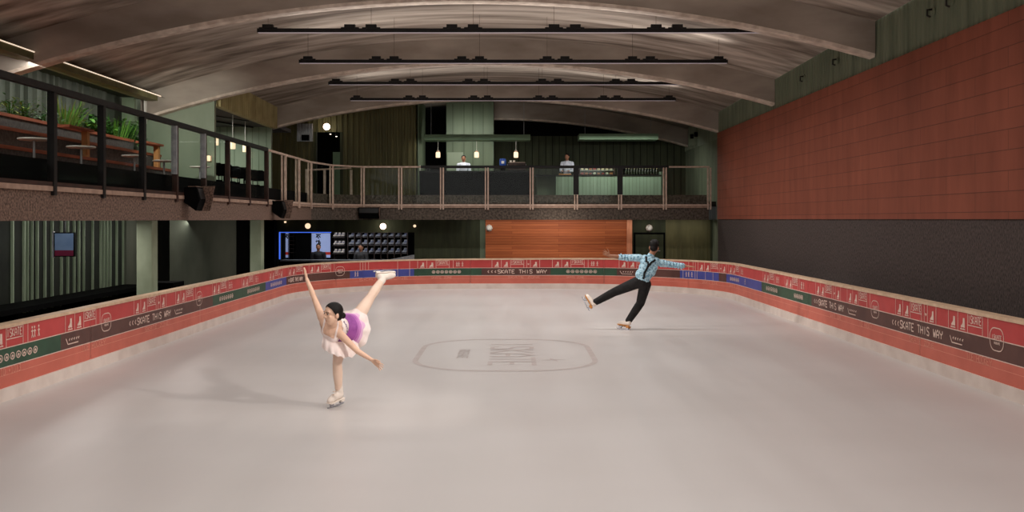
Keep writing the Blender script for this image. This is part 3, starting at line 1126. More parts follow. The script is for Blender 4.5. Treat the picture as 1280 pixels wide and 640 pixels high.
def plant(label, px, Xp, spread, height, style, mats, seed):
    y = -Xp * FPX / (HX - px)
    rr = random.Random(seed)
    height *= 1.45
    Xp += 0.1
    base = V((Xp, y, EYE + 1.88))
    t = thing('leafy_plant', label, 'plant', base, 'plants in the terrace planter')
    mb = MB()
    if style == 'grass':
        for i in range(70):
            a = rr.uniform(0, 2 * PI)
            r = rr.uniform(0, spread * 0.5)
            leaf(mb, base + V((r * math.cos(a) * 0.5, r * math.sin(a), 0)), (0.4 * math.cos(a), 0.6 * math.sin(a), 1.2), height * rr.uniform(0.6, 1.05), 0.03, rr.uniform(0.2, 0.9), rr.choice((0, 0, 1)))
    elif style == 'fern':
        for i in range(26):
            a = rr.uniform(0, 2 * PI)
            d = V((0.55 * math.cos(a), 0.8 * math.sin(a), rr.uniform(0.6, 1.5))).normalized()
            L = height * rr.uniform(0.6, 1.1)
            p = base + V((rr.uniform(-.08, .08), rr.uniform(-.5, .5) * spread * 0.6, 0))
            for k in range(9):
                p = p + d * L / 9
                d = (d + V((0, 0, -0.1))).normalized()
                sd = d.cross(V((0, 0, 1))).normalized()
                for sgn in (-1, 1):
                    leaf(mb, p, d * 0.5 + sd * sgn, 0.11 * (1 - k / 12), 0.035, 0.3, rr.choice((0, 1)), 2)
    else:
        for i in range(170):
            a = rr.uniform(0, 2 * PI)
            ph = rr.uniform(0, 1)
            c = base + V((rr.uniform(-0.2, 0.2), rr.uniform(-.5, .5) * spread, height * ph * 0.8 * rr.uniform(0.5, 1)))
            leaf(mb, c, (math.cos(a), math.sin(a), rr.uniform(0.1, 1.1)), rr.uniform(0.12, 0.24) * (1.3 if style == 'broad' else 0.8), 0.11 if style == 'broad' else 0.045, rr.uniform(0.4, 1.3), rr.choice((0, 0, 1)), 3)
    mb.v = [(min(max(a, -9.78 + 0.1 * abs(math.sin(c * 37))), -8.95), min(b_, 25.3 - 0.2 * abs(math.sin(c * 29))), c) for a, b_, c in mb.v]
    f = mb.build('foliage', mats, t)
    st = MB()
    for k in range(4):
        st.tube([base - V((0, 0, 0.05)), base + V((rr.uniform(-.06, .06), rr.uniform(-.2, .2) * spread, height * 0.55))], 0.012, 6)
    st.build('stem', 'leaf2', t)


plant('low dull bush in the planter at the edge of view', 6, -9.6, 1.0, 0.42, 'bush', ['leaf3', 'leaf2'], 1)
plant('yellowish feathery shrub left of the grey-leaved plant', 25, -9.6, 1.3, 0.5, 'fern', ['leaf3', 'leaf1'], 2)
plant('grey leaved low plant before the first dark railing post', 48, -9.55, 1.2, 0.3, 'bush', ['leaf4', 'leaf2'], 3)
plant('bright green tall grassy plant just after the first dark railing post', 76, -9.55, 0.8, 0.55, 'grass', ['leaf1', 'leaf3'], 4)
plant('yellow-green bushy plant between the grassy one and the broad-leaved one', 95, -9.55, 1.3, 0.4, 'bush', ['leaf3', 'leaf1'], 5)
plant('deep green broad-leaved plant behind the timber ledge table', 114, -9.6, 1.4, 0.55, 'broad', ['leaf2', 'leaf1'], 6)
plant('green upright grassy plant after the second dark railing post', 140, -9.6, 1.6, 0.5, 'grass', ['leaf1', 'leaf2'], 7)
plant('dark broad-leaved plant at the far end of the planter', 157, -9.6, 1.5, 0.5, 'broad', ['leaf2', 'leaf2'], 8)
plant('dark glossy shrub in the planter below the batten wall, between grasses', 127, -9.62, 1.0, 0.34, 'bush', ['leaf2', 'leaf1'], 9)


def round_table(label, x, y, first=[None]):
    if first[0] is None:
        t = thing('round_table', label, 'table', (x, y, F), 'white round tables on the terrace')
        b = MB(); b.lathe([(0, 0.70), (0.22, 0.705), (0.25, 0.715), (0.25, 0.735), (0.24, 0.74), (0, 0.74)], (0, 0, 0), 32)
        b.build('table_top', 'white', t, False, True)
        b = MB(); b.tube([(0, 0, 0.02), (0, 0, 0.7)], 0.022, 12); b.build('pedestal', 'silver', t, False, True)
        b = MB(); b.lathe([(0, 0), (0.19, 0), (0.19, 0.012), (0.03, 0.03), (0, 0.03)], (0, 0, 0), 24); b.build('base', 'blackmetal', t, False, True)
        first[0] = t
        return t
    t = copy_tree(first[0], None, (x, y, F))
    t['label'] = label
    return t


for px, lb in ((42.5, 'white round table nearest the rink front on the terrace'), (101.5, 'white round table in front of the timber ledge table'),
               (168, 'white round table between the ledge tables, by the third dark post'), (205, 'white round table beside the far ledge table'), (250, 'white round table in front of the pale green end wall')):
    round_table(lb, -7.8, 7.8 * FPX / (HX - px))

# cafe chairs, tables and pendants beyond the end wall
def cafe_chair():
    t = thing('cafe_chair', 'chair', 'chair', (0, 0, 0), 'black cafe chairs by the pale wall')
    b = MB(); b.box((-0.2, -0.2, 0.43), (0.2, 0.2, 0.48)); b.build('seat', 'black', t, False, bevel=0.015)
    b = MB(); b.prism([(-0.2, 0.17, 0.62), (0.2, 0.17, 0.62), (0.21, 0.21, 0.9), (0.14, 0.23, 0.96), (-0.14, 0.23, 0.96), (-0.21, 0.21, 0.9)], (0, 0.03, 0)); b.build('backrest', 'black', t, False)
    for sx in (-1, 1):
        for sy in (-1, 1):
            b = MB()
            b.tube([(sx * 0.17, sy * 0.17, 0.44), (sx * 0.2, sy * 0.2, 0)], 0.014, 8)
            b.build('leg', 'black', t, False)
    for sx in (-1, 1):
        b = MB(); b.tube([(sx * 0.18, 0.18, 0.45), (sx * 0.18, 0.19, 0.7)], 0.014, 8); b.build('back_post', 'black', t, False)
    return t


ch = cafe_chair()
spots = [(-8.02, 27.0, 0.3), (-7.98, 28.0, PI), (-8.03, 28.75, 0.2), (-8.0, 29.9, PI + 0.2), (-8.02, 30.9, 0.4), (-8.0, 31.75, PI)]
labs = ['black cafe chair nearest the pale end wall', 'black cafe chair facing the end wall across the first cafe table', 'black cafe chair under the second pendant lamp, back to the first table',
        'black cafe chair at the far side of the middle cafe table', 'black cafe chair on the near side of the last cafe table', 'black cafe chair against the pale panelled wall']
for i, (x, y, rz) in enumerate(spots):
    o = ch if i == 0 else copy_tree(ch)
    o.location = (x, y, F)
    o.rotation_euler = (0, 0, rz)
    o['label'] = labs[i]


def cafe_table():
    t = thing('cafe_table', 'x', 'table', (0, 0, 0), 'square cafe tables by the pale wall')
    b = MB(); b.box((-0.3, -0.3, 0.7), (0.3, 0.3, 0.73)); b.build('table_top', 'wood_red', t, False)
    b = MB(); b.tube([(0, 0, 0), (0, 0, 0.7)], 0.025, 10); b.build('pedestal', 'black', t, False)
    b = MB(); b.box((-0.2, -0.2, 0), (0.2, 0.2, 0.02)); b.build('base', 'black', t, False)
    return t


ct = cafe_table()
for i, (y, lb) in enumerate(((27.5, 'square cafe table nearest the end wall'), (29.35, 'square cafe table between the middle pair of black chairs'), (31.35, 'square cafe table nearest the panelled wall'))):
    o = ct if i == 0 else copy_tree(ct)
    o.location = (-8.5 + 0.05 * i, y, F)
    o['label'] = lb
    m = MB()
    c = V((-8.45 + 0.05 * i, y, F + 0.73))
    m.lathe([(0, 0), (0.035, 0), (0.045, 0.12), (0.02, 0.16), (0.02, 0.2), (0, 0.2)], c, 12)
    tag(m.build('carafe', 'cream', smooth=True), 'small pale carafe on the ' + ['cafe table nearest the end wall', 'middle cafe table', 'cafe table nearest the panelled wall'][i], 'carafe', 'carafes on the cafe tables')


def pendant(label, p, ztop, w=0.17, h=0.24, group='glass pendant lamps', wood='wood_light'):
    t = thing('pendant_lamp', label, 'lamp', p, group)
    p = V(p)
    b = MB(); b.lathe([(0, -h / 2), (w / 2 * 0.9, -h / 2), (w / 2, -h / 2 + 0.02), (w / 2, h / 2 - 0.03), (w / 2 * 0.8, h / 2), (0, h / 2)], p, 16)
    b.build('lamp_shade', 'softglow', t, True, True)
    b = MB(); b.lathe([(0, h / 2), (w * 0.28, h / 2), (w * 0.28, h / 2 + 0.06), (0, h / 2 + 0.07)], p, 12)
    b.build('lamp_holder', wood, t, True, True)
    b = MB(); b.tube([p + V((0, 0, h / 2 + 0.05)), (p.x, p.y, ztop)], 0.008, 6)
    b.build('cord', 'white', t)
    return t


for px, py, Z, lb in ((269.5, 176, 26.6, 'pale pendant lamp hanging nearest the end wall edge'), (291, 181, 28.6, 'pale pendant lamp hanging over the middle cafe table'), (306.5, 185, 30.2, 'pale pendant lamp hanging over the last cafe table')):
    pendant(lb, W(px, py, Z), EYE + 2.98, 0.15, 0.24, 'pendant lamps of the cafe')
p = W(262, 198, ewy)
t = thing('wall_lamp', 'small warm wall lamp on the pale green end wall above a white table', 'lamp', p)
b = MB(); b.box((p.x - 0.06, ewy - 0.03, p.z - 0.07), (p.x + 0.06, ewy, p.z + 0.07)); b.build('back_plate', 'bronze', t)
b = MB(); b.lathe([(0, -0.07), (0.04, -0.07), (0.045, 0.06), (0, 0.07)], (p.x, ewy - 0.07, p.z), 14); b.build('lamp_shade', 'softglow', t)

# ------------------------------------------------------------------ upper back: walls
OY = 35.2       # olive wall plane
ow = MB()
corrug(ow, (WX(345, OY), OY), (WX(393, OY), OY), F - 0.2, EYE + 3.9, 0.2, 0.05)
corrug(ow, (WX(428, OY), OY), (WX(522, OY), OY), F - 0.2, EYE + 4.4, 0.2, 0.05)
corrug(ow, (WX(393, OY), OY), (WX(428, OY), OY), WZ(165, OY), EYE + 4.2, 0.2, 0.05)
for a, b_, z0 in ((300, 393, F - 0.2), (428, 522, F - 0.2), (393, 428, WZ(165, OY))):
    ow.box((WX(a, OY), OY + 0.002, z0), (WX(b_, OY), OY + 0.12, EYE + 4.6))
ow.box((WX(519, OY), OY, F - 0.2), (WX(523, OY), 38.1, EYE + 4.6), 1)
struct(ow.build('wall_back', ['olive', 'sage']))
d = MB()
d.box((WX(393, OY) - 0.6, 37.6, F - 0.2), (WX(428, OY) + 0.4, 37.7, EYE + 3.4), 0)
d.box((WX(416, 36.6), 36.6, F), (WX(427, 36.6), 36.75, WZ(190, 36.6)), 1)
d.box((WX(393, OY) - 0.02, OY - 0.03, F), (WX(393, OY) + 0.08, OY + 0.1, WZ(165, OY)), 2)
d.box((WX(428, OY) - 0.08, OY - 0.03, F), (WX(428, OY) + 0.02, OY + 0.1, WZ(165, OY)), 2)
struct(d.build('door_1', ['black', 'canopy_green', 'darkgreen']))
st = MB()
corrug(st, (WX(372, OY - 0.15), OY - 0.12), (WX(391, OY - 0.15), OY - 0.12), WZ(177, OY), EYE + 3.35, 0.11, 0.05)
st.box((WX(372, OY), OY - 0.115, WZ(177, OY)), (WX(391, OY), OY - 0.056, EYE + 3.35))
tag(st.build('corrugated_panel', 'silver'), 'narrow pale corrugated metal panel left of the dark doorway', 'panel')
b = MB()
pp = W(381.5, 172, OY - 0.25)
b.box(pp - V((0.13, 0.02, 0.1)), pp + V((0.13, 0.08, 0.1)))
tag(b.build('junction_box', 'black', bevel=0.01), 'small black box on the pale corrugated panel', 'box')


def wall_light(label, px, py, Z, r, m='glow', group='round wall lights', hex_=False):
    p = W(px, py, Z)
    t = thing('wall_light', label, 'light', p, group)
    b = MB(); b.lathe([(0, 0), (r, 0), (r, 0.03), (0, 0.03)], p, 8 if hex_ else 20, 0, (0, -1, 0)); b.build('back_plate', 'bronze', t)
    b = MB(); b.lathe([(0, 0.03), (r * 0.9, 0.03), (r * 0.88, 0.06), (r * 0.6, 0.1), (0, 0.11)], p, 8 if hex_ else 20, 0, (0, -1, 0)); b.build('diffuser', m, t, True, True)


wall_light('glowing round wall light above the dark upper doorway', 408.5, 158.5, OY - 0.06, 0.13)
for i, (px, py) in enumerate(((413, 167.5), (420.5, 170.5))):
    p = W(px, py, 37.0)
    b = MB(); b.lathe([(0, 0), (0.04, 0), (0.04, 0.1), (0.025, 0.14), (0, 0.14)], p, 12)
    t = thing('downlight', ['small lit downlight inside the dark doorway, nearer the frame', 'small lit downlight deeper inside the dark doorway'][i], 'light', p, 'downlights in the doorway')
    b.build('housing', 'blackmetal', t)
    b = MB(); b.lathe([(0, -0.01), (0.032, -0.01), (0.032, 0.0), (0, 0.0)], p, 12); b.build('diffuser', 'glow', t)
    b = MB(); b.tube([p + V((0, 0, 0.14)), (p.x, p.y, EYE + 4.2)], 0.01, 6); b.build('rod', 'blackmetal', t)

# dark void, sage wall, dark green back wall
vw = MB()
BW = 38.5
vw.box((WX(518, BW), BW, F - 0.2), (7.0, BW + 0.2, EYE + 4.8), 0)
n_ = 26
for i in range(n_):
    xx = WX(640, BW) + i * 0.26
    vw.box((xx - 0.008, BW - 0.012, F), (xx + 0.008, BW, EYE + 4), 1)
vw.box((WX(523, BW), BW - 0.03, F - 0.2), (WX(560, BW), BW, EYE + 4.6), 1)
vw.box((WX(616, BW), BW - 0.03, WZ(170, BW)), (WX(866, BW), BW, EYE + 4.2), 1)
struct(vw.build('wall_bar', ['darkgreen', 'black']))
SY = 37.3
sg = MB()
sg.box((WX(558, SY), SY, F - 0.2), (WX(617, SY), BW - 0.031, EYE + 4.4), 0)
for px in (566, 580, 591, 604):
    sg.box((WX(px, SY) - 0.008, SY - 0.008, F), (WX(px, SY) + 0.008, SY, EYE + 4.3), 1)
struct(sg.build('wall_sage', ['sage', 'darkgreen']))
b = MB()
b.box((WX(559, SY), SY - 0.05, WZ(216, SY)), (WX(579, SY), SY - 0.01, WZ(190.5, SY)), 0)
struct(b.build('door_2', 'palegreen'))
b = MB()
b.box((WX(878, 36), 35.9, -0.03), (WX(896, 36), 36.2, EYE + 4.4), 0)
struct(b.build('wall_pier', 'darkgreen'))
for i, (px, py) in enumerate(((865, 170.5), (870, 168), (875, 165))):
    b = MB()
    p = W(px, py, 35.85)
    b.box(p - V((0.06, 0.0, 0.08)), p + V((0.06, 0.04, 0.08)))
    # small square sockets high on the back pier
    tag(b.build('wall_socket', 'black', bevel=0.01), ['small black square vent high by the last rib end, lowest of its row', 'small black square vent high by the last rib end, middle of its row', 'small black square vent high by the last rib end, topmost of its row'][i], 'vent', 'square vents by the last rib')
pl = MB()
pl.box((WX(861, 36), 35.9, WZ(182, 36)), (WX(878, 36), 36.1, EYE + 3.6))
struct(pl.build('wall_corner', 'green_corr'))

# bar counter (black) and what stands on it
CY = 35.6
ctop = WZ(213.5, CY)
t = thing('bar_counter', 'long black bar counter with dark top in front of the sage wall', 'counter', (WX(592, CY), CY + 0.3, F))
b = MB(); b.box((WX(525, CY), CY, F), (WX(663, CY), CY + 0.55, ctop - 0.05)); b.build('body', 'black', t)
b = MB(); b.box((WX(524, CY), CY - 0.05, ctop - 0.05), (WX(664, CY), CY + 0.6, ctop)); b.build('counter_top', 'blackmetal', t)
b = MB(); b.box((WX(525, CY), CY - 0.02, F), (WX(663, CY), CY, F + 0.1)); b.build('plinth', 'blackmetal', t)
# green counter
gtop = WZ(218.5, CY)
t = thing('service_counter', 'green panelled service counter below the display case', 'counter', (WX(750, CY), CY + 0.3, F))
b = MB(); b.box((WX(671, CY + .3), CY + 0.3, F), (WX(695, CY), CY + 0.7, gtop - 0.03)); b.build('return_panel', 'sage', t)
b = MB()
b.box((WX(695, CY), CY, F), (WX(826, CY), CY + 0.6, gtop - 0.03), 0)
for i in range(30):
    xx = WX(695, CY) + 0.06 + i * 0.127
    b.box((xx - 0.007, CY - 0.006, F), (xx + 0.007, CY, gtop - 0.03), 1)
b.prism([(WX(826, CY), CY, F), (WX(829, CY), CY + 0.1, F), (WX(829, CY), CY + 0.6, F), (WX(826, CY), CY + 0.6, F)], (0, 0, gtop - 0.03 - F + 0.15), 0)
b.build('front_panel', ['counter_green', 'sage'], t)
b = MB(); b.box((WX(669, CY), CY - 0.03, gtop - 0.03), (WX(827, CY), CY + 0.65, gtop)); b.build('counter_top', 'blackmetal', t)
# display case with cakes
dx0, dx1 = WX(724, CY), WX(768.5, CY)
dz0, dz1 = gtop, WZ(207, CY)
t = thing('display_case', 'glass cake display case on the green counter', 'display case', ((dx0 + dx1) / 2, CY + 0.3, dz0))
b = MB()
for xx in (dx0, dx1 - 0.03):
    for yy in (CY + 0.02, CY + 0.5):
        b.box((xx, yy, dz0), (xx + 0.03, yy + 0.03, dz1))
b.box((dx0, CY + 0.02, dz1 - 0.03), (dx1, CY + 0.53, dz1)); b.box((dx0, CY + 0.02, dz0), (dx1, CY + 0.53, dz0 + 0.02))
b.build('frame', 'steelgrey', t)
dm = (dz0 + dz1) / 2 + 0.01
b = MB(); b.box((dx0 + 0.03, CY + 0.08, dm - 0.01), (dx1 - 0.03, CY + 0.48, dm)); b.build('shelf', 'white', t)
b = MB(); b.box((dx0 + 0.03, CY + 0.03, dz0 + 0.02), (dx1 - 0.03, CY + 0.036, dz1 - 0.03)); b.build('glass_pane', 'caseglass', t)
b = MB(); b.box((dx0 + 0.05, CY + 0.1, dz1 - 0.045), (dx1 - 0.05, CY + 0.12, dz1 - 0.032)); b.build('case_light', 'glow', t)
rr = random.Random(11)
for row, z in enumerate((dz0 + 0.021, dm + 0.001)):
    for i in range(8):
        c = V((dx0 + 0.12 + i * 0.147, CY + 0.2, z))
        k = MB()
        kind = rr.choice((0, 1, 2))
        if kind == 0: k.lathe([(0, 0), (0.045, 0), (0.055, 0.05), (0.04, 0.075), (0, 0.085)], c, 12)
        elif kind == 1: k.prism([c + V((-0.055, -0.04, 0)), c + V((0.055, -0.04, 0)), c + V((0.0, 0.09, 0))], (0, 0, 0.07))
        else: k.lathe([(0, 0), (0.05, 0), (0.055, 0.03), (0.05, 0.06), (0, 0.065)], c, 12)
        tag(k.build('pastry', ['cream', 'pastry', 'redfood'][rr.choice((0, 0, 1, 1, 2))], smooth=kind != 1), ['small pastry on the lower shelf of the glass display case', 'small pastry on the upper shelf of the glass display case'][row], 'pastry', ['pastries on the lower case shelf', 'pastries on the upper case shelf'][row])
# bottle rack
bx0, bx1 = WX(781, CY), WX(824, CY)
t = thing('bottle_rack', 'dark low bottle rack on the end of the green counter', 'rack', ((bx0 + bx1) / 2, CY + 0.3, gtop))
b = MB(); b.box((bx0, CY + 0.5, gtop), (bx1, CY + 0.53, WZ(208, CY))); b.build('back_panel', 'black', t)
b = MB(); b.box((bx0, CY + 0.1, gtop), (bx1, CY + 0.5, gtop + 0.02)); b.build('base', 'black', t)
b = MB(); b.box((bx0, CY + 0.3, gtop + 0.02), (bx1, CY + 0.5, gtop + 0.1)); b.build('step', 'black', t)
bot = None
for row in range(2):
    for i in range(12):
        c = V((bx0 + 0.06 + i * 0.1 + row * 0.04, CY + 0.18 + row * 0.22, gtop + (0.1 if row else 0.02)))
        if bot is None:
            bot = thing('wine_bottle', 'x', 'bottle', c, 'x')
            k = MB(); k.lathe([(0, 0), (0.036, 0), (0.036, 0.13), (0.013, 0.18), (0.013, 0.24), (0, 0.24)], (0, 0, 0), 12); k.build('glass_body', 'bottle', bot, False, True)
            k = MB(); k.lathe([(0, 0.2), (0.015, 0.2), (0.016, 0.245), (0, 0.246)], (0, 0, 0), 10); k.build('cap', 'gold', bot, False, True)
            o = bot
        else: o = copy_tree(bot, None, c)
        o['label'] = ['dark bottle in the front row of the low bottle rack', 'dark bottle in the back row of the low bottle rack'][row]
        o['group'] = ['bottles in the front row of the rack', 'bottles in the back row of the rack'][row]
        o.location = c
# cutting board and cup
b = MB(); c = W(707, 217.5, CY + 0.15); b.box((c.x - 0.24, CY + 0.02, gtop), (c.x + 0.2, CY + 0.3, gtop + 0.035))
tag(b.build('cutting_board', 'wood_light', bevel=0.008), 'light timber board on the green counter in front of the standing barista', 'board')
# blue bottle grinder
p = V((WX(628.5, CY + .3), CY + 0.3, ctop))
t = thing('water_dispenser', 'blue bottle water dispenser on the black bar counter', 'water dispenser', p)
b = MB(); b.lathe([(0, 0), (0.09, 0), (0.09, 0.1), (0.06, 0.13), (0, 0.13)], p, 16); b.build('base', 'black', t, True, True)
b = MB(); b.lathe([(0, 0.13), (0.05, 0.13), (0.115, 0.19), (0.12, 0.4), (0.1, 0.45), (0, 0.46)], p, 20); b.build('bottle', 'bluebottle', t, True, True)
b = MB(); b.box(p + V((-0.05, -0.125, 0.27)), p + V((0.05, -0.1, 0.36))); b.build('paper_label', 'white', t)
# coffee machine
p = V((WX(646, CY + .3), CY + 0.3, ctop))
t = thing('coffee_machine', 'dark steel coffee machine on the black bar counter', 'coffee machine', p)
b = MB(); b.box(p + V((-0.32, -0.2, 0.03)), p + V((0.32, 0.22, 0.1))); b.build('drip_tray', 'steelgrey', t)
b = MB(); b.prism([p + V((-0.32, -0.05, 0.1)), p + V((-0.32, 0.22, 0.1)), p + V((-0.32, 0.22, 0.3)), p + V((-0.32, -0.2, 0.3)), p + V((-0.32, -0.2, 0.2))], (0.64, 0, 0)); b.build('body', 'steelgrey', t, bevel=0.01)
b = MB(); b.box(p + V((-0.3, -0.18, 0.3)), p + V((0.3, 0.2, 0.315))); b.build('cup_shelf', 'bronze', t)
for sx in (-0.15, 0.15):
    b = MB(); b.tube([p + V((sx, -0.1, 0.2)), p + V((sx, -0.1, 0.14)), p + V((sx, -0.28, 0.15))], 0.02, 8); b.build('group_handle', 'black', t)
for dx in (-0.33, 0.33):
    b = MB(); b.tube([p + V((dx, -0.1, 0.25)), p + V((dx, -0.16, 0.12))], 0.01, 8); b.build('steam_wand', 'silver', t)
for sx in (-0.28, 0.28):
    b = MB(); b.lathe([(0, 0), (0.03, 0), (0.03, 0.03), (0, 0.03)], p + V((sx, 0, 0)), 8); b.build('foot', 'black', t)
for i, dx in enumerate((-0.22, -0.1)):
    c = p + V((dx, 0, 0.316))
    k = MB(); k.lathe([(0, 0), (0.03, 0), (0.04, 0.07), (0.036, 0.07), (0.028, 0.01), (0, 0.01)], c, 14)
    tag(k.build('coffee_cup', 'white', smooth=True), ['white cup on the outer end of the coffee machine', 'white cup second along on top of the coffee machine'][i], 'cup', 'cups on the coffee machine')
# glasses along the counter
gl0 = None
for i, px in enumerate((524.5, 533, 537, 592, 598, 606, 612)):
    c = V((WX(px, CY + 0.1), CY + 0.1, ctop))
    k = MB(); k.lathe([(0, 0), (0.03, 0), (0.035, 0.1 if i else 0.2), (0.03, 0.1 if i else 0.2), (0.026, 0.01), (0, 0.01)], c, 12)
    tag(k.build('glass_tumbler' if i else 'glass_vase', 'white' if i == 0 else 'caseglass', smooth=True),
        'slim pale vase on the end of the black bar counter' if i == 0 else ('small clear tumbler on the black counter, by its open end' if i < 3 else 'small clear tumbler on the black counter, between the seated bartender and the blue dispenser'),
        'vase' if i == 0 else 'glass', None if i == 0 else ('tumblers at the counter end' if i < 3 else 'tumblers in mid counter'))
# canopies
for i, (x0, x1, ya, yb, lb) in enumerate(((530, 663, 168, 175, 'long green hanging canopy shelf over the black bar counter'), (724, 823, 167, 174.5, 'long green hanging canopy shelf over the green counter'))):
    Yc = CY - 0.1
    t = thing('hanging_canopy', lb, 'canopy', (WX((x0 + x1) / 2, Yc), Yc, WZ(yb, Yc)), 'green hanging canopies over the bar')
    b = MB(); b.box((WX(x0, Yc), Yc, WZ(yb, Yc)), (WX(x1, Yc), Yc + 0.8, WZ(ya, Yc))); b.build('board', 'canopy_green', t, bevel=0.01)
    for px in (x0 + 8, x1 - 8):
        b = MB(); b.tube([(WX(px, Yc), Yc + 0.3, WZ(ya, Yc)), (WX(px, Yc), Yc + 0.3, arc_h(WX(px, Yc), Yc) + 0.66)], 0.008, 6); b.build('hanger_wire', 'silver', t)
for i, (px, lb) in enumerate(((547.5, 'square glowing pendant over the open end of the black counter'), (595.7, 'square glowing pendant beside the seated bartender'), (645, 'square glowing pendant above the coffee machine'))):
    pendant(lb, W(px, 193.5, CY + 0.25), WZ(175, CY - 0.1), 0.16, 0.2, 'pendants under the green canopy', 'bronze')

# ------------------------------------------------------------------ lower level: left
bw = MB()
bw.box((-10.28, YN, -0.05), (-9.9, 34, EYE - 0.021), 0)
rr = random.Random(2)
for px in (17, 31.5, 36, 41.5, 48, 57.5, 66.5, 78, 86, 94, 100, 106, 117, 127, 131, 135, 139, 147, 155):
    y = 9.85 * FPX / (HX - px)
    w = rr.uniform(0.02, 0.045)
    bw.box((-9.91, y - w / 2, 0.2), (-9.85, y + w / 2, EYE - 0.02), 1)
struct(bw.build('wall_lower_left', ['wall_dark', 'strip']))
pn = MB()
pn.box((-9.89, 25.4, -0.05), (-9.8, 26.2, EYE - 0.022))
pn.box((-9.89, 26.2, -0.05), (WX(190, 26.2), 26.35, EYE - 0.021))
struct(pn.build('wall_partition', 'greywall'))
for i, (px0, px1, lab) in enumerate(((170.5, 190, 'pale green square column nearer the rink front, under the balcony'), (312.5, 326.5, 'pale green square column farther back, beside the dark counter'))):
    Zc = 18.3 if i == 0 else 25.5
    b = MB()
    b.box((WX(px0, Zc), Zc, -0.03), (WX(px1, Zc), Zc + 0.3, EYE - 0.021))
    struct(b.build('column', 'column', bevel=0.012))
gw = MB()
gw.box((WX(212, 26.2), 26.2, -0.05), (WX(296, 26.2), 26.35, EYE - 0.02))
struct(gw.build('wall_middle', 'greywall'))
bl = MB()
bl.box((WX(345, 33.2), 33.0, -0.05), (-9.9, 33.29, EYE - 0.021))
bl.box((WX(296, 26.1), 26.05, -0.05), (WX(312, 26.1), 26.3, EYE - 0.021))
struct(bl.build('wall_recess', 'black'))
t = thing('wall_bench', 'long black bench against the batten wall behind the barrier', 'bench', (-9.4, 18, -0.03))
b = MB(); b.box((-9.78, 12.0, 0.36), (-9.1, 25.2, 0.46)); b.build('seat', 'black', t)
for y in (12.4, 15.5, 18.6, 21.7, 24.8):
    b = MB(); b.box((-9.75, y - 0.05, -0.03), (-9.2, y + 0.05, 0.36)); b.build('leg', 'black', t)
c = W(206, 353.5, 21.5)
t = thing('locker_bench', 'black low bench between the pale column and the grey wall', 'bench', (c.x, c.y, -0.03))
b = MB(); b.box((c.x - 0.3, c.y - 0.35, c.z - 0.08), (c.x + 0.3, c.y + 0.35, c.z + 0.02)); b.build('seat', 'black', t)
for sy in (-0.28, 0.28):
    b = MB(); b.box((c.x - 0.25, c.y + sy - 0.04, -0.03), (c.x + 0.25, c.y + sy + 0.04, c.z - 0.08)); b.build('leg', 'black', t)
# hanging screen
Zs = 20.0
a, c2 = W(67, 321, Zs), W(93, 290.5, Zs)
t = thing('television', 'small screen with slate picture hung before the batten wall', 'television', ((a.x + c2.x) / 2, Zs, a.z))
b = MB(); b.box((a.x, Zs, a.z), (c2.x, Zs + 0.06, c2.z)); b.build('casing', 'black', t, bevel=0.006)
b = MB(); b.box((a.x + 0.025, Zs - 0.004, a.z + 0.13), (c2.x - 0.02, Zs + 0.002, c2.z - 0.02), 0); b.box((a.x + 0.025, Zs - 0.004, a.z + 0.02), (c2.x - 0.02, Zs + 0.002, a.z + 0.13), 1)
b.build('screen', ['screengrey', 'screenmar'], t)
b = MB(); b.box((a.x - 0.03, Zs - 0.01, a.z - 0.02), (a.x, Zs + 0.05, c2.z + 0.02)); b.build('side_bracket', 'silver', t)
b = MB(); b.tube([((a.x + c2.x) / 2, Zs + 0.04, c2.z - 0.01), ((a.x + c2.x) / 2, Zs + 0.04, EYE - 0.02)], 0.02, 8); b.build('pole', 'blackmetal', t)

# ------------------------------------------------------------------ lower level: back wall with skate hire opening
LY = 33.3
zt = EYE - 0.02
ox0, ox1 = WX(350.5, LY), WX(518, LY)
oz1, oz0 = WZ(290.5, LY), WZ(324, LY)
def dwall(x0, x1, z0, z1, m=0):
    q = MB()
    q.box((x0, LY, z0), (x1, LY + 0.15, z1), m)
    struct(q.build('wall_lower_back', ['darkgreen', 'sage', 'olive']))

dwall(WX(322, LY), ox0, -0.05, zt); dwall(ox1, WX(600, LY), -0.05, zt); dwall(ox0, ox1, oz1, zt); dwall(ox0, ox1, -0.05, oz0 - 0.12)
dwall(WX(600, LY), WX(607, LY), -0.05, zt, 1)
lw = MB()
corrug(lw, (ox1, LY - 0.008), (WX(600, LY), LY - 0.008), -0.03, zt, 0.18, 0.004, 0)
dwall(WX(790, LY), 6.9, -0.05, zt)
dwall(WX(607, LY), WX(790, LY), -0.05, zt)
corrug(lw, (WX(832, LY), LY - 0.008), (6.6, LY - 0.008), -0.03, zt, 0.14, 0.004, 2)
struct(lw.build('wall_lower_back', ['darkgreen', 'sage', 'olive']))
ww = MB()
ww.box((WX(607, LY), LY - 0.1, -0.03), (WX(783, LY), LY, zt), 0)
ww.box((WX(783, LY), LY - 0.16, -0.03), (WX(789.5, LY), LY, zt), 1)
struct(ww.build('trim_3', ['woodwall', 'endgrain']))
dd = MB()
dx0_, dx1_, dzt = WX(794, LY), WX(829, LY), WZ(292.5, LY)
dd.box((dx0_, LY - 0.05, -0.03), (dx1_, LY, dzt), 0)
dd.box((dx0_ - 0.05, LY - 0.07, -0.03), (dx0_, LY, dzt + 0.05), 1); dd.box((dx1_, LY - 0.07, -0.03), (dx1_ + 0.05, LY, dzt + 0.05), 1); dd.box((dx0_, LY - 0.07, dzt), (dx1_, LY, dzt + 0.05), 1)
dr = struct(dd.build('door_3', ['darkgreen', 'black']))
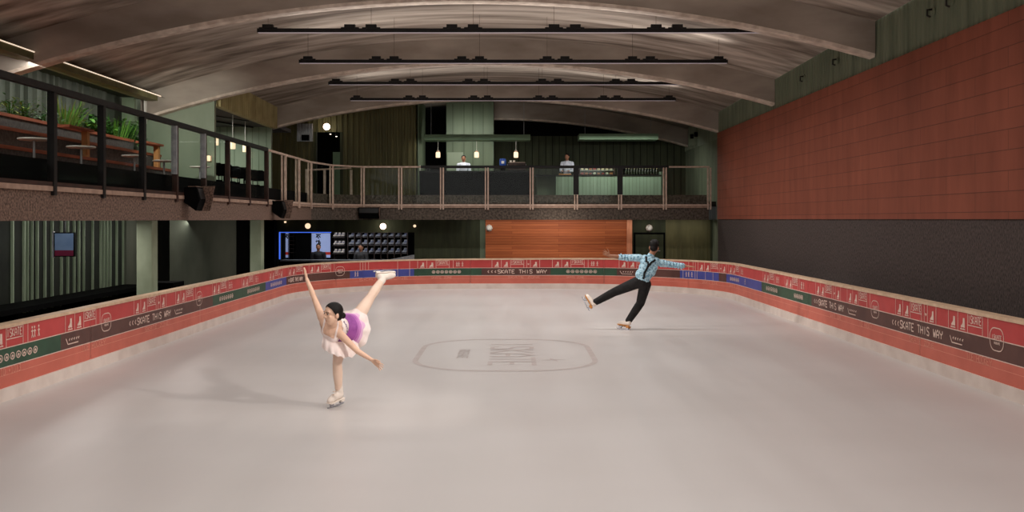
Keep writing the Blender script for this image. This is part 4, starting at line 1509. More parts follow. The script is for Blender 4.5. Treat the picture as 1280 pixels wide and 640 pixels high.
k = MB(); k.tube([(dx1_ - 0.12, LY - 0.05, 1.05), (dx1_ - 0.12, LY - 0.1, 1.05), (dx1_ - 0.24, LY - 0.1, 1.05)], 0.012, 8); k.build('door_handle', 'silver', dr)
# room behind the opening
hr = MB()
hr.box((ox0 - 0.4, 35.6, 0), (ox1 + 0.4, 35.7, zt)); hr.box((ox0 - 0.4, LY + 0.15, 0), (ox0 - 0.3, 35.6, zt)); hr.box((ox1 + 0.3, LY + 0.15, 0), (ox1 + 0.4, 35.6, zt))
struct(hr.build('wall_hire_room', 'black'))
# hire counter
t = thing('hire_counter', 'black skate hire counter with pale edge behind the barrier', 'counter', ((ox0 + ox1) / 2, LY - 0.1, 0))
b = MB()
za, zb = WZ(325, LY), WZ(320, LY)
b.prism([(ox0, LY - 0.02, za - 0.04), (ox0, LY + 0.5, za - 0.04), (ox0, LY + 0.5, za), (ox0, LY - 0.02, za)], (ox1 - ox0, 0, 0))
b.build('counter_top', 'silver', t)
b = MB(); b.prism([(ox1 - 0.9, LY + 0.05, za), (ox1, LY + 0.05, za), (ox1, LY + 0.05, zb + 0.03), (ox1 - 0.12, LY + 0.05, zb + 0.02)], (0, 0.3, 0)); b.build('side_ramp', 'silver', t)
b = MB(); b.box((ox0, LY - 0.18, -0.03), (ox1, LY - 0.05, za - 0.05)); b.build('front_panel', 'black', t)
# blue lit frame
b = MB(); b.box((ox0 - 0.04, LY - 0.03, oz0), (ox0, LY - 0.001, oz1)); b.box((ox0 - 0.04, LY - 0.02, oz1 - 0.012), (WX(414, LY), LY - 0.001, oz1 + 0.012))
tag(b.build('blue_light_strip', 'bluelight'), 'thin blue light strip along the corner of the skate hire opening', 'light')


def poster(label, px0, px1, glyph=True):
    Z = 35.4
    x0, x1 = WX(px0, Z), WX(px1, Z)
    z0, z1 = WZ(322, Z), WZ(291.5, Z)
    t = thing('wall_screen', label, 'screen', ((x0 + x1) / 2, Z, z0), 'lit screens in the skate hire room')
    b = MB(); b.box((x0 - 0.02, Z, z0 - 0.02), (x1 + 0.02, Z + 0.2, z1 + 0.02)); b.build('casing', 'black', t)
    b = MB(); zr = WZ(315, Z); zr2 = WZ(318.5, Z)
    b.box((x0, Z - 0.01, zr), (x1, Z, z1), 0); b.box((x0, Z - 0.01, zr2), (x1, Z, zr), 1); b.box((x0, Z - 0.01, z0), (x1, Z, zr2), 0)
    b.build('screen', ['screenblue', 'screenred'], t)
    g = MB()
    rr = random.Random(px0)
    cx = WX(397.5, Z) if px0 > 380 else x1 - 0.06
    zz = z1 - 0.05
    rows = (((-0.07, 0, 0.1, 0.0), (0, 0, -0.06, -0.1), (0.02, -0.03, 0.09, -0.1), (-0.02, -0.06, 0.03, -0.14)),
            ((-0.04, -0.17, -0.05, -0.3), (-0.08, -0.24, 0.02, -0.22), (0.05, -0.18, 0.02, -0.3), (0.02, -0.24, 0.1, -0.28), (0.0, -0.3, 0.1, -0.32)))
    for r_ in rows if px0 > 380 else rows[:1]:
        for a_, b_, c_, d_ in r_:
            g.bar((cx + a_, Z - 0.015, zz + b_), (cx + c_, Z - 0.015, zz + d_), 0.008, 0.035)
    g.build('brush_lettering', 'black', t)
    return t


poster('tall lit screen with black brush lettering behind the seated attendant in black', 389.5, 413)
poster('narrow lit screen at the blue-lit corner of the hire opening', 352.5, 361)
b = MB(); b.box((WX(369, 35.2), 35.2, 0), (WX(388.5, 35.2), 35.35, WZ(293, 35.2)))
tag(b.build('black_locker', 'black', bevel=0.01), 'plain black tall cabinet between the two lit screens', 'cabinet')
t = thing('wire_shelf', 'narrow black shelf between the corner screen and the black cabinet', 'shelf', (WX(365, 35.3), 35.3, 0))
for zpy in (296, 301, 306, 311, 316):
    b = MB(); b.box((WX(361.5, 35.3), 35.1, WZ(zpy, 35.3)), (WX(368.5, 35.3), 35.4, WZ(zpy, 35.3) + 0.012)); b.build('shelf_board', 'steelgrey', t)
for px in (361.7, 368.2):
    b = MB(); b.box((WX(px, 35.3), 35.1, 0), (WX(px, 35.3) + 0.015, 35.12, WZ(292, 35.3))); b.build('upright', 'blackmetal', t)

# skate grid
GZ = 35.0
gx0 = WX(434.5, GZ)
sp_ = WX(442.8, GZ) - WX(434.5, GZ)
rows_z = [WZ(324, GZ), WZ(317, GZ), WZ(306.8, GZ), WZ(296.5, GZ), WZ(290.5, GZ)]
t = thing('skate_shelf', 'black pigeonhole shelf of hire skates behind the counter', 'shelf', (gx0, GZ, 0))
NCOL = 9
for i in range(NCOL + 1):
    b = MB(); b.box((gx0 + i * sp_ - 0.012, GZ, 0), (gx0 + i * sp_ + 0.012, GZ + 0.4, rows_z[-1])); b.build('divider', 'steelgrey', t)
for z in rows_z[1:]:
    b = MB(); b.box((gx0, GZ, z - 0.012), (gx0 + NCOL * sp_, GZ + 0.4, z)); b.build('shelf_board', 'steelgrey', t)
b = MB(); b.box((gx0, GZ + 0.41, 0), (gx0 + NCOL * sp_, GZ + 0.43, rows_z[-1])); b.build('back_panel', 'black', t)
t = thing('skate_rack', 'open metal rack of pale skates beside the lettered screen', 'rack', (WX(422, GZ), GZ, 0))
rx0, rx1 = WX(415, GZ), WX(430, GZ)
for z in (rows_z[1], rows_z[2], rows_z[3]):
    b = MB(); b.box((rx0, GZ, z - 0.02), (rx1, GZ + 0.35, z)); b.build('shelf_board', 'steelgrey', t)
for xx in (rx0, rx1 - 0.02):
    b = MB(); b.box((xx, GZ + 0.33, 0), (xx + 0.02, GZ + 0.36, rows_z[-1])); b.build('upright', 'steelgrey', t)
b = MB(); b.box((rx0, GZ + 0.37, 0), (rx1, GZ + 0.38, rows_z[-1])); b.build('mesh_back', 'tee_grey', t)


def hire_skate():
    t = thing('hire_skate', 'x', 'ice skate', (0, 0, 0))
    b = MB()
    b.prism([(-0.11, -0.035, 0.045), (0.08, -0.035, 0.045), (0.09, -0.035, 0.2), (0.0, -0.035, 0.2), (-0.02, -0.035, 0.12), (-0.1, -0.035, 0.09)], (0, 0.07, 0))
    b.build('boot', 'hire_boot', t, False, bevel=0.012)
    b = MB(); b.prism([(-0.12, -0.004, 0.0), (0.09, -0.004, 0.0), (0.09, -0.004, 0.018), (-0.12, -0.004, 0.03)], (0, 0.008, 0)); b.box((-0.07, -0.01, 0.015), (-0.05, 0.01, 0.05)); b.box((0.04, -0.01, 0.015), (0.06, 0.01, 0.05))
    b.build('blade', 'blade', t, False)
    b = MB(); b.box((-0.02, -0.037, 0.12), (0.09, 0.037, 0.14)); b.build('cuff_strap', 'bluebottle', t, False)
    return t


hs = hire_skate()
used = False
rn = ['bottom', 'lower middle', 'upper middle', 'top']
for r_ in (1, 2, 3):
    for i in range(NCOL):
        if not used: o, used = hs, True
        else: o = copy_tree(hs)
        o.location = (gx0 + (i + 0.5) * sp_, GZ + 0.14, rows_z[r_])
        o.rotation_euler = (0, 0, 0.9 if i % 2 else 0.5)
        if r_ == 3: o.scale = (0.9, 0.9, 0.75)
        o['label'] = 'dark hire skate on the ' + ['lowest', 'middle', 'top'][r_ - 1] + ' row of the pigeonhole shelf'
        o['group'] = 'skates on the ' + ['lowest', 'middle', 'top'][r_ - 1] + ' row of the pigeonholes'
for r_ in (1, 2, 3):
    for i in range(3):
        o = copy_tree(hs)
        for chd in o.children:
            if chd.name.startswith('boot'):
                chd.data = chd.data.copy(); chd.data.materials[0] = mt['boot']
        o.location = (rx0 + 0.1 + i * 0.13, GZ + 0.1, rows_z[r_])
        o.rotation_euler = (0, 0, 1.0); o.scale = (0.8, 0.8, 0.8)
        o['label'] = 'white hire skate on the ' + ['lowest', 'middle', 'top'][r_ - 1] + ' shelf of the open rack'
        o['group'] = 'skates on the ' + ['lowest', 'middle', 'top'][r_ - 1] + ' shelf of the open rack'

wall_light('round cream wall light above the lit screens of the skate hire', 385, 282.5, LY - 0.02, 0.1, 'softglow')
wall_light('bright round wall light above the skate pigeonholes', 479, 283, LY - 0.02, 0.11, 'glow')
wall_light('narrow bright wall light beside the end of the pigeonholes', 518.5, 282.5, LY - 0.02, 0.05, 'softglow')
wall_light('pale unlit round wall light on the edge of the timber wall', 611.5, 285, LY - 0.11, 0.12, 'white', 'pale round wall lights', True)
wall_light('pale unlit round wall light above the dark green door', 811.5, 285, LY - 0.02, 0.12, 'white', 'pale round wall lights', True)
p = W(356.5, 277.5, LY - 0.1)
b = MB(); b.lathe([(0, -0.03), (0.035, -0.03), (0.035, 0.028), (0, 0.028)], p, 12)
tag(b.build('downlight', 'softglow'), 'tiny lit downlight under the balcony by the blue-lit corner', 'light')

# ------------------------------------------------------------------ people
class Body:
    """union of tapered capsules and ellipsoids, remeshed into one continuous skin"""
    def __init__(s): s.p = []

    def cap(s, a, ra, b, rb, m=0):
        s.p.append(('c', V(a), ra, V(b), rb, m)); return s

    def chain(s, pts, m=0):
        for (a, ra), (b, rb) in zip(pts, pts[1:]): s.cap(a, ra, b, rb, m)
        return s

    def ell(s, c, r, m=0, rot=None):
        s.p.append(('e', V(c), tuple(r), rot or Matrix.Identity(3), None, m)); return s

    def mesh(s, name, mats, voxel, parent=None, inflate=0.0, cut=None, smooth_it=4, root=None):
        mb = MB()
        for q in s.p:
            if q[0] == 'c':
                _, a, ra, b, rb, m = q
                ra, rb = ra + inflate, rb + inflate
                d = b - a
                L = d.length
                mb.ball(a, ra, 16); mb.ball(b, rb, 16)
                if L > 1e-4:
                    # tangent cone
                    sn = max(-0.95, min(0.95, (ra - rb) / L)); cs = math.sqrt(1 - sn * sn)
                    dn = d / L
                    mb.tube([a + dn * ra * sn, b + dn * rb * sn], [max(ra * cs, 1e-4), max(rb * cs, 1e-4)], 16)
            else:
                _, c, r, rot, _, m = q
                mb.ball(c, tuple(x + inflate for x in r), 24, 0, rot)
        me = bpy.data.meshes.new(name)
        me.from_pydata(mb.v, [], mb.f)
        o = bpy.data.objects.new(name, me)
        COL.objects.link(o)
        rm = o.modifiers.new('r', 'REMESH'); rm.mode = 'VOXEL'; rm.voxel_size = voxel; rm.use_smooth_shade = True
        if smooth_it:
            sm = o.modifiers.new('s', 'SMOOTH'); sm.iterations = smooth_it; sm.factor = 0.5
        dg = bpy.context.evaluated_depsgraph_get()
        ev = o.evaluated_get(dg)
        me2 = bpy.data.meshes.new_from_object(ev)
        me2.name = name
        o.modifiers.clear()
        o.data = me2
        me2.materials.clear()
        for m in mats: me2.materials.append(mt[m])
        # material of nearest primitive
        n = len(me2.polygons)
        cs_ = np.empty(n * 3); me2.polygons.foreach_get('center', cs_); cs_ = cs_.reshape(-1, 3)
        best = np.full(n, 1e9); mi = np.zeros(n, int)
        if len(mats) > 1:
            for q in s.p:
                if q[0] == 'c':
                    _, a, ra, b, rb, m = q
                    A, B = np.array(a), np.array(b); d = B - A
                    t = np.clip(((cs_ - A) @ d) / max(d @ d, 1e-9), 0, 1)
                    ds = np.linalg.norm(cs_ - (A + t[:, None] * d), axis=1) - (ra + (rb - ra) * t)
                else:
                    _, c, r, rot, _, m = q
                    loc = (cs_ - np.array(c)) @ np.array(rot)
                    R = np.array(r)
                    k = np.linalg.norm(loc / R, axis=1)
                    ds = (k - 1) * R.min()
                sel = ds < best
                best[sel] = ds[sel]; mi[sel] = m
        me2.polygons.foreach_set('material_index', mi.astype(np.int32))
        if cut is not None:
            bm = bmesh.new(); bm.from_mesh(me2)
            kill = [f for f in bm.faces if cut(f.calc_center_median())]
            bmesh.ops.delete(bm, geom=kill, context='FACES')
            bmesh.ops.delete(bm, geom=[v for v in bm.verts if not v.link_faces], context='VERTS')
            for _ in range(10):
                new = {}
                for v in bm.verts:
                    nb = [e.other_vert(v) for e in v.link_edges if e.is_boundary]
                    if len(nb) == 2: new[v] = v.co * 0.4 + (nb[0].co + nb[1].co) * 0.3
                for v, c in new.items(): v.co = c
            bm.to_mesh(me2); bm.free()
        me2.polygons.foreach_set('use_smooth', [True] * len(me2.polygons))
        if root is not None:
            # move origin to root
            me2.transform(Matrix.Translation(-V(root))); o.location = root
        if parent is not None:
            o.parent = parent; o.location = -world_loc(parent)
        return o


def frame3(fwd, up):
    f = V(fwd).normalized(); u = V(up); u = (u - f * u.dot(f)).normalized()
    r = f.cross(u)
    return Matrix((r, f, u)).transposed()     # columns right, forward, up


def head(bd, hd, c, fwd, up, k=1.0, skin=0, lip=1, brow=2, eye=3, iris=4, female=True):
    """head centre c, looking along fwd; k scale (1 = 0.225 m tall)"""
    R = frame3(fwd, up)
    T = lambda x, y, z: V(c) + R @ (V((x, y, z)) * k)
    bd.ell(T(0, -0.012, 0.03), (0.074 * k, 0.093 * k, 0.082 * k), skin, R)     # cranium
    bd.ell(T(0, 0.018, -0.035), (0.06 * k, 0.068 * k, 0.075 * k), skin, R)     # face
    bd.ell(T(0, 0.042, -0.083), (0.03 * k, 0.03 * k, 0.024 * k), skin, R)      # chin
    for sx in (-1, 1):
        bd.cap(T(sx * 0.053, 0.0, -0.05), 0.016 * k, T(sx * 0.02, 0.05, -0.09), 0.016 * k, skin)   # jaw line
        bd.ell(T(sx * 0.036, 0.058, -0.02), (0.02 * k, 0.016 * k, 0.018 * k), skin, R)       # cheek
        bd.ell(T(sx * 0.076, -0.01, -0.012), (0.01 * k, 0.018 * k, 0.03 * k), skin, R)     # ear
        bd.cap(T(sx * 0.016, 0.08, 0.028), 0.008 * k, T(sx * 0.046, 0.066, 0.031), 0.007 * k, skin)
    bd.cap(T(0, 0.081, 0.018), 0.008 * k, T(0, 0.098, -0.02), 0.0095 * k, skin)    # nose
    for sx in (-1, 1): bd.ell(T(sx * 0.01, 0.088, -0.024), (0.008 * k, 0.009 * k, 0.007 * k), skin, R)
    bd.ell(T(0, 0.066, -0.058), (0.026 * k, 0.017 * k, 0.018 * k), skin, R)
    bd.cap(T(-0.016, 0.077, -0.056), 0.0045 * k, T(0.016, 0.077, -0.056), 0.0045 * k, lip)
    bd.cap(T(-0.009, 0.077, -0.063), 0.005 * k, T(0.009, 0.077, -0.063), 0.005 * k, lip)
    return R, T


def eyes(T, R, k, parent):
    for sx in (-1, 1):
        b = MB()
        b.ball(T(sx * 0.032, 0.071, 0.008), (0.0135 * k, 0.009 * k, 0.0068 * k), 12, 0, R)
        b.ball(T(sx * 0.032, 0.0765, 0.008), (0.0078 * k, 0.0055 * k, 0.0068 * k), 10, 1, R)
        b.build('eye', ['eyewhite', 'iris'], parent, True, True)
        b = MB()
        b.tube([T(sx * 0.019, 0.078, 0.013), T(sx * 0.031, 0.0805, 0.0165), T(sx * 0.047, 0.07, 0.012)], 0.0026 * k, 6)
        b.build('eyelash', 'brow', parent, True, True)
        b = MB()
        b.tube([T(sx * 0.014, 0.0885, 0.028), T(sx * 0.03, 0.084, 0.034), T(sx * 0.049, 0.0715, 0.031)], [0.003 * k, 0.0036 * k, 0.002 * k], 6)
        b.build('eyebrow', 'brow', parent, True, True)


def hand(bd, w, d, nrm, k=1.0, side=1, curl=0.15, spread=0.16, m=0, r=0.0085):
    """wrist w, pointing d, palm normal nrm; side +1 puts the thumb on the d x nrm side"""
    d = V(d).normalized(); nrm = V(nrm); nrm = (nrm - d * nrm.dot(d)).normalized()
    s_ = d.cross(nrm) * side
    w = V(w)
    for t in (-0.026, -0.009, 0.009, 0.026):
        bd.cap(w + d * 0.012 * k + s_ * t * 0.6 * k, 0.014 * k, w + d * 0.085 * k + s_ * t * 1.15 * k, 0.0125 * k, m)
    L = [0.062, 0.072, 0.078, 0.07]
    for i, t in enumerate((-0.03, -0.0105, 0.0105, 0.031)):
        p = w + d * 0.083 * k + s_ * t * 1.15 * k
        a = spread * (i - 1.5) / 1.5
        dd = (d + s_ * a).normalized()
        rr_ = r * k * (0.9 if i == 0 else 1)
        for j, fr in enumerate((0.45, 0.3, 0.25)):
            dd = (dd + nrm * curl * (0.6 + 0.6 * j)).normalized()
            q = p + dd * L[i] * fr * k * 1.05
            bd.cap(p, rr_ * (1.05 - 0.1 * j), q, rr_ * (0.95 - 0.1 * j), m)
            p = q
    p = w + d * 0.03 * k + s_ * 0.028 * k
    dd = (d * 0.7 + s_ * 0.75 + nrm * 0.25).normalized()
    q = p + dd * 0.045 * k; bd.cap(p, 0.013 * k, q, 0.011 * k, m)
    dd = (dd + d * 0.45).normalized()
    q2 = q + dd * 0.03 * k; bd.cap(q, 0.0105 * k, q2, 0.0095 * k, m)
    bd.cap(q2, 0.0095 * k, q2 + dd * 0.024 * k, 0.0075 * k, m)


def figure_skate(ankle, shin, toe, parent, k=1.0, lace=True, sole='boot', pointed=False, shaft=0.1):
    """white boot laced up the shin with blade; shin = direction up the leg, toe = pointing direction"""
    u = V(shin).normalized(); f = V(toe)
    f = f.normalized() if pointed else (f - u * f.dot(u)).normalized()
    u0 = u
    # foot plane: toes drop a little below square
    R = frame3(f, u)
    T = lambda x, y, z: V(ankle) + R @ (V((x, y, z)) * k)
    bd = Body()
    bd.chain([(V(ankle) + u0 * shaft * k, 0.046 * k), (T(0, -0.005, 0.02), 0.046 * k), (T(0, -0.02, -0.045), 0.042 * k)])
    bd.chain([(T(0, -0.02, -0.045), 0.042 * k), (T(0, 0.06, -0.045), 0.042 * k), (T(0, 0.13, -0.06), 0.04 * k), (T(0, 0.165, -0.066), 0.03 * k)])
    o = bd.mesh('ice_skate', ['boot'], 0.008 * k, parent, smooth_it=3)
    b = MB()
    sole_p = [(-0.062, -0.1), (0.0, -0.095), (0.07, -0.102), (0.17, -0.104), (0.195, -0.09), (0.16, -0.086), (-0.062, -0.085)]
    b.prism([T(-0.038, y, z) for y, z in sole_p], R @ V((0.076 * k, 0, 0)))
    b.prism([T(-0.032, y, z) for y, z in ((-0.06, -0.1), (-0.06, -0.125), (-0.01, -0.125), (0.0, -0.098))], R @ V((0.064 * k, 0, 0)))
    b.build('sole', sole, o, True).location = (0, 0, 0)
    b = MB()
    prof = [(-0.085, -0.158), (-0.075, -0.166), (0.05, -0.168), (0.17, -0.164), (0.205, -0.145), (0.2, -0.138), (0.15, -0.146), (-0.085, -0.148)]
    b.prism([T(-0.004, y, z) for y, z in prof], R @ V((0.008 * k, 0, 0)))
    b.prism([T(-0.012, y, z) for y, z in ((0.09, -0.104), (0.16, -0.104), (0.15, -0.146), (0.11, -0.146))], R @ V((0.024 * k, 0, 0)))
    b.prism([T(-0.012, y, z) for y, z in ((-0.055, -0.125), (-0.01, -0.125), (-0.02, -0.15), (-0.05, -0.15))], R @ V((0.024 * k, 0, 0)))
    b.build('blade', 'blade', o, True).location = (0, 0, 0)
    if lace:
        b = MB()
        for i in range(7):
            zz = 0.13 - i * 0.02 if i < 5 else 0.05 - (i - 4) * 0.03
            yy = 0.05 if i < 5 else 0.06 + (i - 4) * 0.025
            b.tube([T(-0.02, yy - 0.008, zz), T(0, yy, zz - 0.004), T(0.02, yy - 0.008, zz - 0.008)], 0.004 * k, 6)
        b.build('laces', 'tights', o, True).location = (0, 0, 0)
    return o


# ---- the woman in the spiral
def wp(px, py, dz): return W(px, py, 11.2 + dz)


hipS, kneeS, ankS = wp(429, 414, 0.08), wp(421.5, 454, -0.06), wp(423.5, 489, 0.02)
hipF, kneeF, ankF = wp(443, 402, 0.14), wp(463.5, 371, 0.38), wp(478, 349, 0.68)
pel = wp(436, 407, 0.1)
waist = wp(430, 409, -0.06)
chest = wp(414.5, 411, -0.24)
shR, shL = wp(402, 396, -0.26), wp(425, 417.5, -0.3)
elR, wrR = wp(391.5, 369, -0.14), wp(383.5, 349, -0.02)
elL, wrL = wp(447, 439, -0.34), wp(465, 450, -0.38)
nk = wp(416, 405, -0.36)
hc = wp(416, 392.5, -0.42)
wb = Body()
wb.chain([(hipS, 0.092), (hipS.lerp(kneeS, 0.5), 0.074), (kneeS, 0.052)], 5)
wb.chain([(kneeS, 0.052), (kneeS.lerp(ankS, 0.35), 0.056), (ankS, 0.036)], 5)
wb.chain([(hipF, 0.092), (hipF.lerp(kneeF, 0.5), 0.074), (kneeF, 0.053)], 5)
wb.chain([(kneeF, 0.053), (kneeF.lerp(ankF, 0.35), 0.056), (ankF, 0.036)], 5)
wb.chain([(pel, 0.115), (waist, 0.105), (chest, 0.115)], 0)
wb.cap(hipS, 0.09, hipF, 0.09, 5)
wb.cap(chest.lerp(shR, 0.5), 0.075, chest.lerp(shL, 0.5), 0.075, 0)
wb.cap(chest, 0.08, shR, 0.047, 0); wb.cap(chest, 0.08, shL, 0.047, 0)
ctr_sh = shR.lerp(shL, 0.5)
wb.cap(ctr_sh, 0.05, nk, 0.042, 0); wb.cap(nk, 0.042, hc + V((0.01, 0.03, -0.05)), 0.042, 0)
# bust
bdir = (chest - pel).normalized()
frontn = V((-0.1, -0.55, -0.83)).normalized()
for s_ in (-1, 1):
    wb.ell(chest + (shL - shR).normalized() * s_ * 0.05 + frontn * 0.068, (0.056, 0.056, 0.056), 0)
wb.chain([(shR, 0.045), (shR.lerp(elR, 0.5), 0.036), (elR, 0.029)], 0); wb.chain([(elR, 0.031), (elR.lerp(wrR, 0.3), 0.029), (wrR, 0.02)], 0)
wb.chain([(shL, 0.046), (shL.lerp(elL, 0.5), 0.038), (elL, 0.031)], 0); wb.chain([(elL, 0.031), (elL.lerp(wrL, 0.3), 0.029), (wrL, 0.02)], 0)
hand(wb, wrR, (wrR - elR) + V((0.02, 0, 0.06)), (0.97, -0.1, 0.1), 0.85, -1, 0.05, 0.1, 0)
hand(wb, wrL, (wrL - elL) + V((0.0, 0, -0.02)), (-0.35, -0.75, -0.5), 0.95, -1, 0.08, 0.34, 0)
Rw, Tw = head(wb, None, hc, (-0.76, -0.63, -0.06), (0.12, 0.05, 1), 1.06)
rootW = V((ankS.x, 11.2, 0))
person_w = wb.mesh('person', ['skinW', 'lip_red', 'brow', 'skinW', 'skinW', 'tights'], 0.005, None, smooth_it=3, root=rootW)
tag(person_w, 'person in a purple and ivory skating dress, one leg raised behind, balancing on the ice', 'person')
eyes(Tw, Rw, 1.06, person_w)
hb = Body()
k = 1.06
hb.ell(Tw(0, -0.014, 0.032), (0.083 * k, 0.1 * k, 0.09 * k), 0, Rw)
hb.ell(Tw(0, -0.05, -0.015), (0.068 * k, 0.062 * k, 0.062 * k), 0, Rw)
hb.ell(Tw(0, -0.115, -0.03), (0.034 * k, 0.03 * k, 0.034 * k), 0, Rw)


def hairline(T, R, k, f=0.6, y0=0.012):
    c0 = T(0, 0, 0)
    Ri = R.transposed()
    def cut(c):
        q = Ri @ (c - c0) / k
        return q.y > y0 + f * q.z and q.y > -0.03 - 0.02 * (q.z < -0.03)
    return cut


hr_ = hb.mesh('hair', ['hair'], 0.005, person_w, cut=hairline(Tw, Rw, k), smooth_it=2)
# dress bodice
db = Body()
db.chain([(pel, 0.115), (waist, 0.105), (chest, 0.115)], 0)
db.cap(hipS, 0.094, hipF, 0.094, 1)
db.cap(chest.lerp(shR, 0.5), 0.072, chest.lerp(shL, 0.5), 0.072, 0)
for s_ in (-1, 1):
    db.ell(chest + (shL - shR).normalized() * s_ * 0.05 + frontn * 0.068, (0.057, 0.057, 0.057), 0)
cutp = chest + frontn * 0.09 - (hc - chest).normalized() * 0.02
upn = (hc - chest).normalized()


def cut_neck(c):
    d = c - chest
    fr = d.dot(frontn)
    return d.dot(upn) > (0.03 - 0.12 * max(0, fr) if fr > -0.02 else 0.06)


bod = db.mesh('bodice', ['dress', 'dress'], 0.006, person_w, 0.006, cut_neck, 3)
# straps
bvh = BVHTree.FromPolygons([person_w.matrix_basis @ v.co for v in person_w.data.vertices], [tuple(p.vertices) for p in person_w.data.polygons])


def ribbon(pts, w, off, bvh, name, m, parent):
    mb = MB()
    pts = [V(p) for p in pts]
    fine = []
    for a, b in zip(pts, pts[1:]):
        for i in range(8): fine.append(a.lerp(b, i / 8))
    fine.append(pts[-1])
    P_, N_ = [], []
    for p in fine:
        l, nrm, _, _ = bvh.find_nearest(p)
        P_.append(l + nrm * off); N_.append(nrm)
    vs = []
    for i in range(len(P_)):
        d = (P_[min(i + 1, len(P_) - 1)] - P_[max(i - 1, 0)]).normalized()
        s_ = d.cross(N_[i]).normalized() * w / 2
        vs += [P_[i] - s_, P_[i] + s_, P_[i] + s_ - N_[i] * off * 1.5, P_[i] - s_ - N_[i] * off * 1.5]
    n = len(P_)
    mb.add(vs, [(4 * i + a, 4 * i + (a + 1) % 4, 4 * i + 4 + (a + 1) % 4, 4 * i + 4 + a) for i in range(n - 1) for a in range(4)] + [(0, 1, 2, 3), (4 * n - 1, 4 * n - 2, 4 * n - 3, 4 * n - 4)])
    return mb.build(name, m, parent, True, True)


for sgn, sh in ((-1, shR), (1, shL)):
    q = chest.lerp(sh, 0.62)
    ribbon([chest.lerp(sh, 0.55) + frontn * 0.13 - upn * 0.03, q + upn * 0.05 + frontn * 0.05, q + upn * 0.08 - frontn * 0.08], 0.02, 0.005, bvh, 'strap', 'dress', person_w)
# skirt: ruffled cone from the waist, hem towards the raised leg
ax = (pel - chest).normalized()
ax = (ax + V((0.04, -0.05, -0.22))).normalized()
qs = V((0, 0, 1)).rotation_difference(ax)


def skirt(name, r0, r1, L, n_ruf, amp, m, base, z0=0.0, ex=0.8):
    mb = MB()
    n, rows = 96, 9
    vs = []
    for j in range(rows):
        t = j / (rows - 1)
        for i in range(n):
            a = 2 * PI * i / n
            rr_ = r0 + (r1 - r0) * t ** ex + amp * t * t * math.sin(n_ruf * a)
            zz = z0 + L * t + 0.25 * amp * t * math.cos(n_ruf * a + 1)
            vs.append(base + qs @ V((rr_ * math.cos(a), rr_ * math.sin(a), zz)))
    fs, mi = [], []
    for j in range(rows - 1):
        for i in range(n):
            i2 = (i + 1) % n
            mb.add([vs[j * n + i], vs[j * n + i2], vs[(j + 1) * n + i2], vs[(j + 1) * n + i]], [(0, 1, 2, 3)], min(4, max(0, j - 2)))
    return mb.build(name, m, person_w, True, True)


sb = waist.lerp(chest, 0.33)
skirt('skirt', 0.118, 0.2, 0.2, 7, 0.006, ['purple', 'purple', 'purple2', 'purplesoft', 'purple3'], sb)
skirt('underskirt', 0.11, 0.242, 0.24, 9, 0.009, ['dress'] * 5, sb, 0.0, 1.7)
fs_ = MB()
top_ = [wp(404, 419, -0.27), wp(409, 423, -0.31), wp(418, 427, -0.31), wp(428, 427, -0.25), wp(438, 427, -0.16), wp(446, 422, -0.02)]
bot_ = [wp(402.5, 434, -0.27), wp(410, 440, -0.33), wp(420, 444, -0.34), wp(430, 446.5, -0.29), wp(441, 446, -0.16), wp(451, 438, 0.0)]
NU, NV = 40, 6


def along(pl, t):
    x_ = t * (len(pl) - 1)
    i_ = min(int(x_), len(pl) - 2)
    return pl[i_].lerp(pl[i_ + 1], x_ - i_)


gv = []
for j in range(NV + 1):
    for i in range(NU + 1):
        a_, b_ = along(top_, i / NU), along(bot_, i / NU)
        q_ = a_.lerp(b_, j / NV)
        q_ = q_ + V((0, -0.035 * math.sin(PI * min(1, j / NV * 0.7)) + 0.012 * (j / NV) * math.sin(i * 0.9), 0.006 * (j / NV) * math.cos(i * 0.9)))
        gv.append(q_)
for j in range(NV):
    for i in range(NU):
        c0 = j * (NU + 1) + i
        fs_.add([gv[c0], gv[c0 + 1], gv[c0 + NU + 2], gv[c0 + NU + 1]], [(0, 1, 2, 3)], 0)
fs_.build('front_skirt', 'dress', person_w, True, True)
bvh2 = BVHTree.FromPolygons([person_w.location + bod.location + v.co for v in bod.data.vertices], [tuple(p.vertices) for p in bod.data.polygons])
ribbon([wp(430, 401, -0.2), wp(435, 410, -0.2), wp(440, 424, -0.2)], 0.018, 0.006, bvh2, 'beaded_trim', 'crystal', person_w)
figure_skate(ankS, (kneeS - ankS) + V((0, 0, 0.25)), (-0.5, -0.85, -0.12), person_w, 0.98)
figure_skate(ankF, (kneeF - ankF), (0.9, 0.4, 0.02), person_w, 0.93, lace=False, pointed=True)

# ---- the man seen from behind
def mp_(px, py, dz): return W(px, py, 19.0 + dz)


mh = mp_(817.5, 309.3, 0.0)
mnk = mp_(813.5, 319, 0.0)
mS1, mS2 = mp_(799.5, 322.5, 0.0), mp_(826.5, 329, 0.02)
mE1, mW1 = mp_(776.5, 321.8, 0.03), mp_(762.5, 319.8, -0.03)
mE2, mW2 = mp_(841, 331, 0.05), mp_(857.5, 332.6, 0.0)
mch = mp_(811.5, 330, 0.0)
mwa = mp_(805, 344, -0.02)
mpe = mp_(802.5, 351, -0.02)
mH1, mH2 = mp_(797, 353, -0.01), mp_(806.5, 355.5, -0.01)
mK1, mA1 = mp_(768, 365, 0.05), mp_(744, 377.8, 0.03)
mK2, mA2 = mp_(800.5, 379, 0.16), mp_(785.5, 401.3, 0.02)
body = Body()
body.chain([(mpe, 0.12), (mwa, 0.105), (mch, 0.118)]); body.cap(mS1.lerp(mS2, 0.25), 0.07, mS1.lerp(mS2, 0.75), 0.07)
body.cap(mS1.lerp(mS2, 0.5), 0.07, mnk, 0.056); body.cap(mnk, 0.056, mh + V((0, 0.0, -0.06)), 0.056)
